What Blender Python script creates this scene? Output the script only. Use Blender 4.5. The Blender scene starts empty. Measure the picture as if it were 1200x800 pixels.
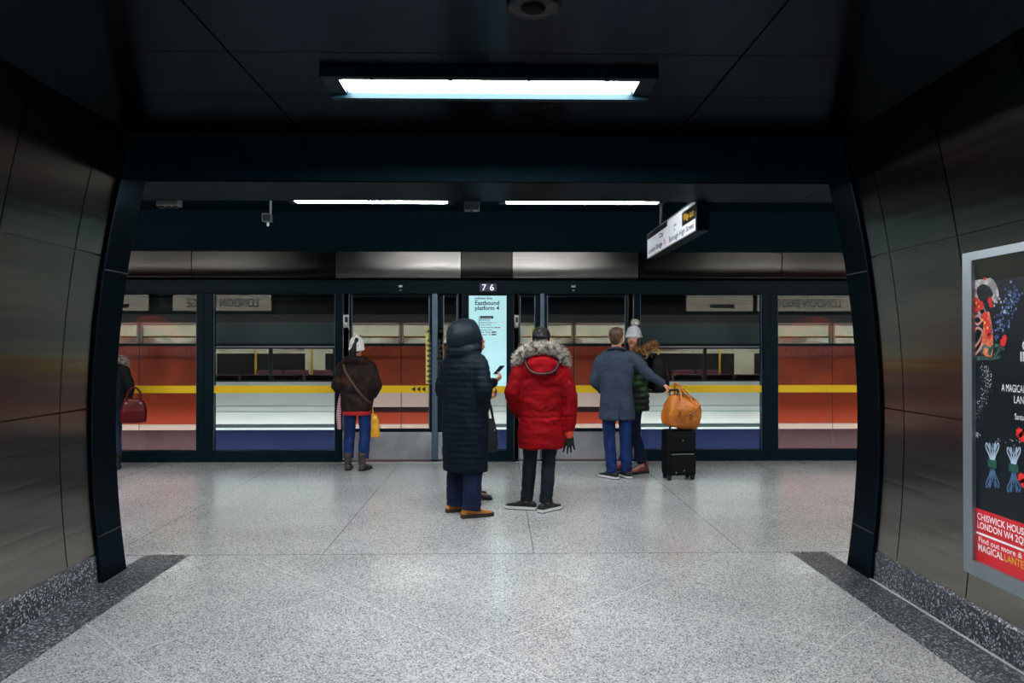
import bpy, bmesh, math, random
from mathutils import Vector, Matrix, Euler, noise
random.seed(7)
S = bpy.context.scene
COL = S.collection
PI = math.pi
R = math.radians

# ------------------------------------------------------------------ camera
F = 880.0
H = 1.57
YAW, PITCH = R(-1.04), R(0.39)
cam_d = bpy.data.cameras.new('camera')
cam = bpy.data.objects.new('camera', cam_d)
COL.objects.link(cam)
cam_d.sensor_width = 36.0
cam_d.lens = F / 1200 * 36
cam_d.clip_start = 0.05
cam.location = (0, 0, H)
cam.rotation_euler = (PI / 2 + PITCH, 0, YAW)
S.camera = cam
CR = Euler((PI / 2 + PITCH, 0, YAW)).to_matrix()


def at(px, py, Y):
    """point at depth Y on the sight line of a photograph pixel"""
    d = CR @ Vector(((px - 600) / F, -(py - 400) / F, -1))
    t = Y / d.y
    return Vector((d.x * t, Y, H + d.z * t))


# ------------------------------------------------------------------ materials
def lin(h):
    h = h.lstrip('#')
    out = []
    for i in (0, 2, 4):
        c = int(h[i:i + 2], 16) / 255
        out.append(c / 12.92 if c <= .04045 else ((c + .055) / 1.055) ** 2.4)
    return (*out, 1)


MATS = {}


def M(name, h, rough=.5, metal=0.0, spec=.5, vary=None, bump=None, emit=None, sheen=0, coat=0, brushed=None, stretch=(1, 1, 1), aniso=.7, tangent=(0, 1, 0)):
    """principled material; vary=(scale, second colour, lo, hi); bump=(scale, strength, distance); brushed=(axis scale xyz)"""
    if name in MATS:
        return MATS[name]
    m = bpy.data.materials.new(name)
    m.use_nodes = True
    nt = m.node_tree
    N, L = nt.nodes, nt.links
    p = N['Principled BSDF']
    c = lin(h) if isinstance(h, str) else (*h, 1)
    p.inputs['Base Color'].default_value = c
    p.inputs['Roughness'].default_value = rough
    p.inputs['Metallic'].default_value = metal
    p.inputs['Specular IOR Level'].default_value = spec
    p.inputs['Sheen Weight'].default_value = sheen
    p.inputs['Coat Weight'].default_value = coat
    tc = N.new('ShaderNodeTexCoord')
    mp = N.new('ShaderNodeMapping')
    mp.inputs['Scale'].default_value = stretch
    L.new(tc.outputs['Object'], mp.inputs['Vector'])
    if vary:
        n = N.new('ShaderNodeTexNoise')
        n.inputs['Scale'].default_value = vary[0]
        n.inputs['Detail'].default_value = 5
        L.new(mp.outputs[0], n.inputs['Vector'])
        r = N.new('ShaderNodeValToRGB')
        r.color_ramp.elements[0].position = vary[2]
        r.color_ramp.elements[1].position = vary[3]
        r.color_ramp.elements[0].color = c
        r.color_ramp.elements[1].color = lin(vary[1]) if isinstance(vary[1], str) else (*vary[1], 1)
        L.new(n.outputs['Fac'], r.inputs[0])
        L.new(r.outputs[0], p.inputs['Base Color'])
    if brushed:
        mb = N.new('ShaderNodeMapping')
        mb.inputs['Scale'].default_value = brushed
        L.new(tc.outputs['Object'], mb.inputs['Vector'])
        n = N.new('ShaderNodeTexNoise')
        n.inputs['Scale'].default_value = 1
        n.inputs['Detail'].default_value = 4
        L.new(mb.outputs[0], n.inputs['Vector'])
        mr = N.new('ShaderNodeMapRange')
        mr.inputs[1].default_value = .3
        mr.inputs[2].default_value = .7
        mr.inputs[3].default_value = rough - .012
        mr.inputs[4].default_value = rough + .012
        L.new(n.outputs['Fac'], mr.inputs[0])
        g = N.new('ShaderNodeBsdfAnisotropic')
        g.distribution = 'BECKMANN'
        g.inputs['Anisotropy'].default_value = aniso
        L.new(mr.outputs[0], g.inputs['Roughness'])
        cv = N.new('ShaderNodeCombineXYZ')
        for i, q in enumerate(tangent):
            cv.inputs[i].default_value = q
        L.new(cv.outputs[0], g.inputs['Tangent'])
        cr = N.new('ShaderNodeValToRGB')
        cr.color_ramp.elements[0].position = .3
        cr.color_ramp.elements[0].color = (c[0] * .9, c[1] * .9, c[2] * .9, 1)
        cr.color_ramp.elements[1].position = .7
        cr.color_ramp.elements[1].color = c
        L.new(n.outputs['Fac'], cr.inputs[0])
        L.new(cr.outputs[0], g.inputs['Color'])
        L.new(g.outputs[0], N['Material Output'].inputs[0])
        N.remove(p)
    if bump:
        n = N.new('ShaderNodeTexNoise')
        n.inputs['Scale'].default_value = bump[0]
        n.inputs['Detail'].default_value = 4
        L.new(mp.outputs[0], n.inputs['Vector'])
        bp = N.new('ShaderNodeBump')
        bp.inputs['Strength'].default_value = bump[1]
        bp.inputs['Distance'].default_value = bump[2]
        L.new(n.outputs['Fac'], bp.inputs['Height'])
        L.new(bp.outputs[0], p.inputs['Normal'])
    if emit:
        p.inputs['Emission Color'].default_value = lin(emit[0]) if isinstance(emit[0], str) else (*emit[0], 1)
        p.inputs['Emission Strength'].default_value = emit[1]
    MATS[name] = m
    return m


def glass(name, tint, refl=1.0):
    m = bpy.data.materials.new(name)
    m.use_nodes = True
    nt = m.node_tree
    N, L = nt.nodes, nt.links
    N.remove(N['Principled BSDF'])
    t = N.new('ShaderNodeBsdfTransparent')
    t.inputs[0].default_value = lin(tint)
    g = N.new('ShaderNodeBsdfGlossy')
    g.inputs['Roughness'].default_value = .015
    g.inputs[0].default_value = (refl, refl, refl, 1)
    fr = N.new('ShaderNodeFresnel')
    fr.inputs[0].default_value = 1.5
    mx = N.new('ShaderNodeMixShader')
    L.new(fr.outputs[0], mx.inputs[0])
    L.new(t.outputs[0], mx.inputs[1])
    L.new(g.outputs[0], mx.inputs[2])
    L.new(mx.outputs[0], N['Material Output'].inputs[0])
    return m


# ------------------------------------------------------------------ mesh helpers
def box(bm, x0, x1, y0, y1, z0, z1, bev=0.0):
    if bev <= 0:
        v = [bm.verts.new((x, y, z)) for x in (x0, x1) for y in (y0, y1) for z in (z0, z1)]
        for f in ((0, 1, 3, 2), (4, 6, 7, 5), (0, 4, 5, 1), (2, 3, 7, 6), (0, 2, 6, 4), (1, 5, 7, 3)):
            bm.faces.new([v[i] for i in f])
        return
    b2 = bmesh.new()
    box(b2, x0, x1, y0, y1, z0, z1)
    bmesh.ops.bevel(b2, geom=b2.edges[:], offset=bev, segments=2, affect='EDGES', profile=.6)
    merge(bm, b2)


def merge(bm, b2, mtx=None):
    if mtx is not None:
        bmesh.ops.transform(b2, matrix=mtx, verts=b2.verts[:])
    me = bpy.data.meshes.new('tmp')
    b2.to_mesh(me)
    b2.free()
    bm.from_mesh(me)
    bpy.data.meshes.remove(me)


def loft(bm, rings, cap=True, closed=True):
    vr = [[bm.verts.new(p) for p in r] for r in rings]
    n = len(vr[0])
    for a, b in zip(vr, vr[1:]):
        for i in range(n if closed else n - 1):
            j = (i + 1) % n
            bm.faces.new((a[i], a[j], b[j], b[i]))
    if cap:
        bm.faces.new(list(reversed(vr[0])))
        bm.faces.new(vr[-1])


def sup(cx, cy, z, rx, ry, p=2.3, n=28):
    out = []
    for i in range(n):
        a = 2 * PI * i / n
        c, s = math.cos(a), math.sin(a)
        out.append(Vector((cx + rx * math.copysign(abs(c) ** (2 / p), c), cy + ry * math.copysign(abs(s) ** (2 / p), s), z)))
    return out


def catmull(pts, sub):
    pts = [Vector(p) for p in pts]
    if sub <= 1 or len(pts) < 3:
        return pts
    P = [pts[0] * 2 - pts[1]] + pts + [pts[-1] * 2 - pts[-2]]
    out = []
    for i in range(1, len(P) - 2):
        for k in range(sub):
            t = k / sub
            a, b, c, d = P[i - 1], P[i], P[i + 1], P[i + 2]
            out.append(.5 * ((2 * b) + (c - a) * t + (2 * a - 5 * b + 4 * c - d) * t * t + (3 * b - a - 3 * c + d) * t ** 3))
    out.append(pts[-1])
    return out


def tube(bm, pts, rad, n=12, sub=4, flat=1.0, up=None, round_ends=True, closed_path=False):
    pts = [Vector(p) for p in pts]
    if not isinstance(rad, (list, tuple)):
        rad = [rad] * len(pts)
    P = catmull(pts, sub)
    m = len(P)
    rr = []
    for i in range(m):
        t = i / (m - 1) * (len(rad) - 1)
        k = min(int(t), len(rad) - 2)
        rr.append(rad[k] + (rad[k + 1] - rad[k]) * (t - k))
    rings = []
    ref = Vector(up) if up is not None else None
    prev = None
    for i in range(m):
        d = (P[min(i + 1, m - 1)] - P[max(i - 1, 0)]).normalized()
        if ref is None:
            ref = Vector((0, 0, 1)) if abs(d.z) < .9 else Vector((0, 1, 0))
        u = (ref - d * ref.dot(d)).normalized()
        w = d.cross(u)
        if up is None:
            ref = u

        def ringat(c, s):
            return [c + (u * math.cos(a) * flat + w * math.sin(a)) * s for a in [2 * PI * q / n for q in range(n)]]
        if i == 0 and round_ends:
            for q in (80, 55, 28):
                rings.append(ringat(P[0] - d * rr[0] * math.sin(R(q)) * min(1, flat + .2), rr[0] * math.cos(R(q))))
        rings.append(ringat(P[i], rr[i]))
        if i == m - 1 and round_ends:
            for q in (28, 55, 80):
                rings.append(ringat(P[-1] + d * rr[-1] * math.sin(R(q)) * min(1, flat + .2), rr[-1] * math.cos(R(q))))
    loft(bm, rings)


def ell(bm, c, r, rot=None, n=20):
    mt = Matrix.Translation(c) @ (rot.to_matrix().to_4x4() if rot else Matrix()) @ Matrix.Diagonal((r[0], r[1], r[2], 1))
    bmesh.ops.create_uvsphere(bm, u_segments=n, v_segments=max(8, n * 2 // 3), radius=1, matrix=mt)


def cyl(bm, a, b, r, n=16, r2=None):
    tube(bm, [a, b], [r, r if r2 is None else r2], n=n, sub=1, round_ends=False)


def prism(bm, poly, axis_o, ux, uy, d):
    """extrude polygon given in (u,v) along vector d"""
    ux, uy, d, o = Vector(ux), Vector(uy), Vector(d), Vector(axis_o)
    a = [bm.verts.new(o + ux * p[0] + uy * p[1]) for p in poly]
    b = [bm.verts.new(o + ux * p[0] + uy * p[1] + d) for p in poly]
    n = len(poly)
    for i in range(n):
        j = (i + 1) % n
        bm.faces.new((a[i], a[j], b[j], b[i]))
    bm.faces.new(list(reversed(a)))
    bm.faces.new(b)


def obj(name, bm, mat, parent=None, smooth=False, loc=None):
    if isinstance(bm, bmesh.types.BMesh):
        me = bpy.data.meshes.new(name)
        bmesh.ops.recalc_face_normals(bm, faces=bm.faces[:])
        bm.to_mesh(me)
        bm.free()
    else:
        me = bm
    me.materials.clear()
    for mm in (mat if isinstance(mat, (list, tuple)) else [mat]):
        me.materials.append(mm)
    if smooth:
        for p in me.polygons:
            p.use_smooth = True
    o = bpy.data.objects.new(name, me)
    COL.objects.link(o)
    if parent is not None:
        o.parent = parent
    if loc is not None:
        o.location = loc
    return o


def tag(o, label, cat, group=None):
    o['label'] = label
    o['category'] = cat
    if group:
        o['group'] = group
    return o


def thing(name, label, cat, loc=(0, 0, 0), rz=0.0, group=None, sc=1.0):
    o = bpy.data.objects.new(name, None)
    COL.objects.link(o)
    o.location = loc
    o.rotation_euler = (0, 0, rz)
    o.scale = (sc, sc, sc)
    o.empty_display_size = .1
    return tag(o, label, cat, group)


def struct(name, bm, mat, smooth=False):
    o = obj(name, bm, mat, None, smooth)
    o['kind'] = 'structure'
    return o


def fuse(bm, voxel=.012, smooth=3, disp=None):
    """union of the overlapping closed shells in bm as one continuous surface"""
    me = bpy.data.meshes.new('tmp')
    bmesh.ops.recalc_face_normals(bm, faces=bm.faces[:])
    bm.to_mesh(me)
    bm.free()
    o = bpy.data.objects.new('tmp', me)
    COL.objects.link(o)
    r = o.modifiers.new('r', 'REMESH')
    r.mode = 'VOXEL'
    r.voxel_size = voxel
    if smooth:
        s = o.modifiers.new('s', 'SMOOTH')
        s.factor = .5
        s.iterations = smooth
    dg = bpy.context.evaluated_depsgraph_get()
    out = bpy.data.meshes.new_from_object(o.evaluated_get(dg))
    bpy.data.objects.remove(o)
    bpy.data.meshes.remove(me)
    if disp:
        ns = [v.normal.copy() for v in out.vertices]
        for v, nn in zip(out.vertices, ns):
            v.co = v.co + nn * disp(v.co)
    return out


_txt = {}


def text_geo(s, bold=0.0):
    k = (s, bold)
    if k in _txt:
        return _txt[k]
    cu = bpy.data.curves.new('t', 'FONT')
    cu.body = s
    cu.size = 1
    cu.offset = bold
    cu.resolution_u = 3
    o = bpy.data.objects.new('t', cu)
    COL.objects.link(o)
    dg = bpy.context.evaluated_depsgraph_get()
    me = bpy.data.meshes.new_from_object(o.evaluated_get(dg))
    vs = [v.co.copy() for v in me.vertices]
    fs = [tuple(p.vertices) for p in me.polygons]
    bpy.data.objects.remove(o)
    bpy.data.curves.remove(cu)
    bpy.data.meshes.remove(me)
    _txt[k] = (vs, fs)
    return vs, fs


CAP = max(v.y for v in text_geo('H')[0])


def text(bm, s, o, ux, uy, cap, xs=1.0, bold=0.0, align='L', width=None):
    """flat letters: cap height cap, starting at o, running along ux"""
    vs, fs = text_geo(s, bold)
    ux, uy, o = Vector(ux).normalized(), Vector(uy).normalized(), Vector(o)
    k = cap / CAP
    w = max(v.x for v in vs) * k * xs
    if width:
        xs *= width / w
        w = width
    x0 = {'L': 0, 'C': -w / 2, 'R': -w}[align]
    nv = [bm.verts.new(o + ux * (x0 + v.x * k * xs) + uy * v.y * k) for v in vs]
    for f in fs:
        try:
            bm.faces.new([nv[i] for i in f])
        except ValueError:
            pass
    return w


def quad(bm, o, ux, uy, x0, x1, y0, y1):
    ux, uy, o = Vector(ux), Vector(uy), Vector(o)
    bm.faces.new([bm.verts.new(o + ux * a + uy * b) for a, b in ((x0, y0), (x1, y0), (x1, y1), (x0, y1))])


def poly(bm, o, ux, uy, pts):
    ux, uy, o = Vector(ux), Vector(uy), Vector(o)
    bm.faces.new([bm.verts.new(o + ux * a + uy * b) for a, b in pts])


def each(name, bms, mat, parent, smooth=False):
    return [obj(name, q, mat, parent, smooth) for q in bms]


def B():
    return bmesh.new()


# ------------------------------------------------------------------ palette
NAVY = M('dark_enamel', (.0006, .0120, .0195), .6, 0, .06)
DARK = M('black_powder_coat', (.0006, .0095, .0155), .5, 0, .10)
JOINT = M('joint_black', '#04090c', .8, 0, .1)
STEEL_WALL = M('brushed_steel_cladding', '#a09c96', .20, 1.0, brushed=(160, 160, .6), aniso=.75, tangent=(0, 0, 1))
STEEL_CEIL = M('dark_ceiling_steel', '#2f3840', .25, 1.0, brushed=(1.5, 90, 90), aniso=.7, tangent=(1, 0, 0))
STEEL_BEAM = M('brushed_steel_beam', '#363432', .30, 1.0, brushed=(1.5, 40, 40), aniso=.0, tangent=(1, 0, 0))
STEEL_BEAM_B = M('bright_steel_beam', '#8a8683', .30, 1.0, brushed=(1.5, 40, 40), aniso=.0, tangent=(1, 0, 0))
STEEL_POST = M('satin_steel_post', '#9a9a9a', .38, 1.0, brushed=(200, 200, 3))
STEEL_KICK = M('scuffed_steel', '#b9bcc0', .45, .7, vary=(3, '#8f9398', .35, .7))
SLATE = M('slate_blue_steel', '#56697a', .45, .6)
ALU = M('satin_aluminium', '#9aa3ab', .42, .85, bump=(180, .05, .001))
BLACKPL = M('black_plastic', '#14181b', .4)
GREYPL = M('grey_plastic', '#8d9294', .45)
WHITEPL = M('white_plastic', '#d8dadb', .4)
YELLOW = M('yellow_vinyl', '#f2c81e', .5, spec=.3)
PALEYEL = M('pale_yellow_vinyl', '#e8d968', .5, spec=.3)
BLACKV = M('black_vinyl', '#0c0f10', .5)
INK = M('navy_ink', '#10204a', .6, spec=.1)
WHITEINK = M('white_ink', '#e8e8ea', .6, spec=.1)
GOLDINK = M('gold_ink', '#d9a83c', .6, spec=.1)
REDINK = M('red_ink', '#c8202c', .55, spec=.2)
PANE = glass('screen_glass', '#ebefef', .5)
TPANE = glass('train_glass', '#c4cccc', .8)
LAMP = M('lamp_diffuser', '#ffffff', .5, emit=('#f3f6f6', 54))
TUBE = M('platform_tube', '#ffffff', .5, emit=('#f3f6f6', 75))
# ================================================================== THE SETTING
def terrazzo(name, cols, pos, lines=False, rough=.36, scale=95):
    m = bpy.data.materials.new(name)
    m.use_nodes = True
    nt = m.node_tree
    N, L = nt.nodes, nt.links
    p = N['Principled BSDF']
    tc = N.new('ShaderNodeTexCoord')
    vo = N.new('ShaderNodeTexVoronoi')
    vo.inputs['Scale'].default_value = scale
    L.new(tc.outputs['Object'], vo.inputs['Vector'])
    bw = N.new('ShaderNodeRGBToBW')
    L.new(vo.outputs['Color'], bw.inputs[0])
    rp = N.new('ShaderNodeValToRGB')
    el = rp.color_ramp.elements
    while len(el) < len(cols):
        el.new(.5)
    for e, c, q in zip(el, cols, pos):
        e.position = q
        e.color = lin(c)
    L.new(bw.outputs[0], rp.inputs[0])
    # broad wear
    no = N.new('ShaderNodeTexNoise')
    no.inputs['Scale'].default_value = 1.3
    no.inputs['Detail'].default_value = 6
    L.new(tc.outputs['Object'], no.inputs['Vector'])
    r2 = N.new('ShaderNodeValToRGB')
    r2.color_ramp.elements[0].position = .3
    r2.color_ramp.elements[0].color = (.80, .80, .81, 1)
    r2.color_ramp.elements[1].position = .7
    r2.color_ramp.elements[1].color = (1, 1, 1, 1)
    L.new(no.outputs['Fac'], r2.inputs[0])
    mu = N.new('ShaderNodeMix')
    mu.data_type = 'RGBA'
    mu.blend_type = 'MULTIPLY'
    mu.inputs[0].default_value = 1
    L.new(rp.outputs[0], mu.inputs[6])
    L.new(r2.outputs[0], mu.inputs[7])
    out = mu.outputs[2]
    ro = N.new('ShaderNodeMapRange')
    ro.inputs[3].default_value = rough - .03
    ro.inputs[4].default_value = rough + .05
    L.new(no.outputs['Fac'], ro.inputs[0])
    L.new(ro.outputs[0], p.inputs['Roughness'])
    if lines:
        sx = N.new('ShaderNodeSeparateXYZ')
        L.new(tc.outputs['Object'], sx.inputs[0])

        def math_(op, a, b=None, c=None):
            n = N.new('ShaderNodeMath')
            n.operation = op
            for i, q in enumerate((a, b, c)):
                if q is None:
                    continue
                if isinstance(q, (int, float)):
                    n.inputs[i].default_value = q
                else:
                    L.new(q, n.inputs[i])
            return n.outputs[0]

        def grid(v, off, sp, w):
            a = math_('ADD', v, -off + 200 * sp)
            b = math_('PINGPONG', a, sp / 2)
            return math_('LESS_THAN', b, w)
        X, Y = sx.outputs[0], sx.outputs[1]
        near = math_('LESS_THAN', Y, 5.71)
        far = math_('SUBTRACT', 1.0, near)
        d1 = grid(math_('ADD', X, Y), 1.97, 1.82, .0045)
        d2 = grid(math_('SUBTRACT', Y, X), 2.17, 1.82, .0045)
        g = math_('MULTIPLY', math_('MAXIMUM', d1, d2), near)
        g1 = math_('MULTIPLY', grid(X, -1.33, 1.6, .005), far)
        sn = math_('LESS_THAN', math_('ABSOLUTE', math_('SUBTRACT', Y, 5.71)), .008)
        g2 = math_('MAXIMUM', g1, sn)
        for fac, c, k in ((g, '#d8d8d8', .55), (g2, '#484c50', .6)):
            mm = N.new('ShaderNodeMix')
            mm.data_type = 'RGBA'
            L.new(math_('MULTIPLY', fac, k), mm.inputs[0])
            L.new(out, mm.inputs[6])
            mm.inputs[7].default_value = lin(c)
            out = mm.outputs[2]
    L.new(out, p.inputs['Base Color'])
    p.inputs['Specular IOR Level'].default_value = .85
    return m


FLOOR = terrazzo('pale_terrazzo', ['#626568', '#989a9c', '#b2b4b6', '#cfd1d2'], [.12, .32, .55, .82], True, .17, 150)
DARKT = terrazzo('dark_terrazzo', ['#0a1015', '#20272f', '#474f58', '#a8adb4'], [.3, .5, .68, .82], False, .4, 110)

Y_END = 5.04        # where the steel cladding stops
Y_POR = 5.36        # back of the portal frame
Y_PED = 10.3
Y_BACK = -8.0
Z_CEIL = 2.99


def wall_x(side, z):
    d = (z - 1.05) ** 2 / 14.0
    return -(2.72 - d) if side < 0 else 2.60 - d


b = B()
box(b, -9.6, 9.6, Y_BACK, 10.46, -.25, 0)
struct('floor', b, FLOOR)
# dark terrazzo margins and their upstands, left and right
b = B()
box(b, -2.655, -2.33, Y_BACK, 5.71, -.02, .004)
box(b, 2.23, 2.505, Y_BACK, 5.71, -.02, .004)
struct('trim_1', b, DARKT)
for side, nm in ((-1, 'baseboard_left'), (1, 'baseboard_right')):
    b = B()
    x = wall_x(side, .1)
    pts = [(x + side * .12, 0), (x - side * -.0, 0), (x, .0), (x + side * .012, .17), (x + side * .03, .19), (x + side * .12, .19)]
    pts = [pts[0], pts[2], pts[3], pts[4], pts[5]]
    prism(b, pts, (0, Y_BACK, 0), (1, 0, 0), (0, 0, 1), (0, Y_END - Y_BACK, 0))
    struct(nm, b, DARKT)
b = B()
for x in (-2.66, 2.51):
    box(b, x - .004, x + .004, Y_BACK, Y_END, 0, .0075)
struct('trim_2', b, M('pale_joint', '#b4b7ba', .5))

# curved steel-clad walls of the passage
zs_rows = [(.20, 1.155), (1.167, 2.165), (2.177, 3.0)]
for side, nm in ((-1, 'wall_left'), (1, 'wall_right')):
    b = B()
    seams = [Y_END - .005]
    y = 4.71 if side < 0 else 4.77
    while y > Y_BACK:
        seams.append(y)
        y -= .71
    for y1, y0 in zip(seams, seams[1:]):
        for z0, z1 in zs_rows:
            n = 10
            rings = []
            for i in range(n + 1):
                z = z0 + (z1 - z0) * i / n
                x = wall_x(side, z)
                rings.append([(x, y0 + .005, z), (x, y1 - .005, z), (x + side * .012, y1 - .005, z), (x + side * .012, y0 + .005, z)])
            loft(b, rings)
    nf = len(b.faces)
    rings = []
    for i in range(17):
        z = 3.1 * i / 16
        x = wall_x(side, z) + side * .016
        rings.append([(x, Y_BACK, z), (x, Y_END, z), (x + side * .25, Y_END, z), (x + side * .25, Y_BACK, z)])
    loft(b, rings)
    b.faces.ensure_lookup_table()
    for f in b.faces[nf:]:
        f.material_index = 1
    struct(nm, b, [STEEL_WALL, JOINT])
b = B()
box(b, -3, 3, Y_BACK - .2, Y_BACK, 0, 3.2)
struct('wall_back', b, NAVY)

# ceiling of dark steel panels with open joints
b = B()
xs = [-2.62, -1.30, -.05, 1.19, 2.5]
ys = [Y_END]
y = 4.25
k = 0
while y > Y_BACK:
    ys.append(y)
    y -= .62 if k % 3 == 0 else .80 if k % 3 == 1 else .79
    k += 1
ys.append(Y_BACK)
for x0, x1 in zip(xs, xs[1:]):
    for y1, y0 in zip(ys, ys[1:]):
        box(b, x0 + .005, x1 - .005, y0 + .004, y1 - .004, Z_CEIL, Z_CEIL + .02)
nf = len(b.faces)
box(b, -2.75, 2.65, Y_BACK, Y_END, Z_CEIL + .012, Z_CEIL + .3)
b.faces.ensure_lookup_table()
for f in b.faces[nf:]:
    f.material_index = 1
struct('ceiling', b, [STEEL_CEIL, JOINT])

# dark portal frame where the passage meets the platform
for side, nm in ((-1, 'trim_3'), (1, 'trim_4')):
    b = B()
    rings = []
    for i in range(25):
        z = 2.95 * i / 24
        x = wall_x(side, z) - side * .018
        rings.append([(x, Y_END, z), (x - side * .004, Y_END + .01, z), (x - side * .0, Y_POR, z), (x + side * .5, Y_POR, z), (x + side * .5, Y_END, z)])
    loft(b, rings)
    struct(nm, b, M('dark_portal_steel', '#28343d', .40, .6, brushed=(60, 60, 3), aniso=.2, tangent=(0, 0, 1)), smooth=False)
b = B()
for side in (-1, 1):
    for z in (2.08, .30):
        x = wall_x(side, z) - side * .019
        box(b, x - .004, x + .004, Y_END + .012, Y_POR - .005, z, z + .008)
struct('trim_5', b, M('joint_glint', '#343c42', .4, .6))
b = B()
prism(b, [(Y_END, 2.68), (Y_END, 3.3), (Y_POR + .05, 3.3), (Y_POR + .05, 2.80)], (-2.9, 0, 0), (0, 1, 0), (0, 0, 1), (5.7, 0, 0))
struct('trim_6', b, NAVY)

# platform walls either side of the passage mouth, facing the track
for x0, x1, nm in ((-9.6, -2.98, 'wall_platform_left'), (2.86, 9.6, 'wall_platform_right')):
    b = B()
    box(b, x0, x1, 5.2, 5.4, 0, 3.4)
    struct(nm, b, M('platform_panel', '#2a3136', .5, 0, .3))
for x0, x1, nm in ((-9.8, -9.6, 'wall_end_left'), (9.6, 9.8, 'wall_end_right')):
    b = B()
    box(b, x0, x1, 5.2, 14, -1.5, 3.8)
    struct(nm, b, NAVY)
b = B()
box(b, -9.6, 9.6, 13.6, 13.8, -1.5, 3.8)
struct('wall_tunnel', b, NAVY)
b = B()
box(b, -9.6, 9.6, 10.46, 13.6, -1.5, -1.3)
struct('trackbed', b, M('track_concrete', '#23282b', .9))
# platform ceiling: low steel soffit by the passage, then the dark high ceiling
b = B()
for x0, x1 in ((-9.5, -3.9), (-3.894, -.275), (-.27, 2.43), (2.436, 9.5)):
    box(b, x0, x1, 5.41, 6.10, 2.75, 2.77)
struct('ceiling_soffit', b, M('soffit_steel', '#3c464d', .36, .9, brushed=(1.5, 60, 60), aniso=.6, tangent=(1, 0, 0)))
b = B()
box(b, -9.6, 9.6, 6.12, 13.8, 3.42, 3.6)
struct('ceiling_platform', b, NAVY)
b = B()
box(b, -9.6, 9.6, 5.36, 6.12, 2.775, 3.6)
struct('ceiling_bulkhead', b, NAVY)
b = B()
box(b, -9.6, 9.6, 10.24, 10.6, 2.79, 3.5)
struct('wall_over_screens', b, NAVY)

# ================================================================== LAMPS
def passage_lamp(y, label):
    t = thing('ceiling_light', label, 'ceiling light', (-.045, y, Z_CEIL), group='passage ceiling lights')
    L2, W2 = .76, .098
    b = B()      # open tray: four sides and a lip
    box(b, -.86, .86, W2 + .012, W2 + .06, -.075, 0)
    box(b, -.86, .86, -W2 - .06, -W2 - .012, -.055, 0)
    box(b, -.86, -L2 - .012, -W2 - .012, W2 + .012, -.055, 0)
    box(b, L2 + .012, .86, -W2 - .012, W2 + .012, -.055, 0)
    box(b, -.86, .86, -.15, .15, -.006, 0)
    obj('frame', b, DARK, t)
    b = B()
    box(b, -L2, L2, -W2, W2, -.05, -.012, .004)
    obj('diffuser', b, LAMP, t)
    for x in (-.6, -.2, .2, .6):
        b = B()
        cyl(b, (x, -W2 - .036, -.055), (x, -W2 - .036, -.064), .011, 10)
        obj('screw', b, DARK, t)
    return t


passage_lamp(3.96, 'long white ceiling light above the middle of the passage')
for y in (.9, -2.2, -5.3):
    passage_lamp(y, 'long white ceiling light further back along the passage')


def platform_tube(x0, x1, label, y=6.20, z=2.765):
    t = thing('tube_light', label, 'tube light', ((x0 + x1) / 2, y, z), group='platform tube lights')
    hw = (x1 - x0) / 2
    b = B()
    box(b, -hw - .06, hw + .06, -.081, .11, .03, .09)
    box(b, -hw - .06, -hw - .004, -.06, .07, -.010, .03)
    box(b, hw + .004, hw + .06, -.06, .07, -.010, .03)
    obj('housing', b, DARK, t)
    b = B()
    box(b, -hw, hw, -.035, .040, -.008, .029, .004)
    obj('tube', b, TUBE, t)
    return t


pL = at(347, 239, 6.2).x
platform_tube(pL, at(524, 239, 6.2).x, 'left strip light glowing along the platform soffit')
platform_tube(at(593, 239, 6.2).x, at(770, 239, 6.2).x, 'right strip light glowing along the platform soffit')
for i, x in enumerate((-6.9, -4.9, 4.7, 6.9)):
    platform_tube(x - .62, x + .62, 'strip light out along the platform beyond the passage mouth')
# unseen battens added in the high ceiling to light the train and people
FILL_HIGH = M('high_fill_tube', '#ffffff', .5, emit=('#f3f6f6', 24))
for x in (-7.0, -4.6, -2.2, .1, 2.4, 4.8, 7.2):
    t = thing('tube_light', 'added unseen strip light in the high ceiling over the waiting passengers', 'tube light', (x, 8.35, 3.42), group='added high platform strip lights')
    b = B()
    box(b, -.8, .8, -.1, .1, -.02, 0, .004)
    for y0_, y1_ in ((-.1, -.088), (.088, .1)):  # side shields added to keep this light off the header
        box(b, -.8, .8, y0_, y1_, -.175, -.02)
    for x0_, x1_ in ((-.8, -.788), (.788, .8)):
        box(b, x0_, x1_, -.088, .088, -.175, -.02)
    obj('housing', b, DARK, t)
    b = B()
    box(b, -.76, .76, -.07, .07, -.035, -.021)
    obj('tube', b, FILL_HIGH, t)

# round speaker in the passage ceiling
t = thing('ceiling_speaker', 'round dark speaker plate in the passage ceiling', 'speaker', (.145, 3.11, Z_CEIL))
b = B()
loft(b, [sup(0, 0, z, r, r, 2, 32) for z, r in ((0, .112), (-.012, .112), (-.02, .10), (-.012, .085), (-.012, .05))])
obj('rim', b, M('speaker_grey', '#0e1418', .45, .5), t, True)
b = B()
loft(b, [sup(0, 0, z, r, r, 2, 24) for z, r in ((-.005, .052), (-.020, .05), (-.028, .03), (-.03, .006))])
obj('cone', b, JOINT, t, True)

# ================================================================== PLATFORM EDGE SCREENS
def X(px):
    return at(px, 450, Y_PED).x


def Z(py):
    return at(570, py, Y_PED).z


Y0 = Y_PED
YB = Y_PED + .10


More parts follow.
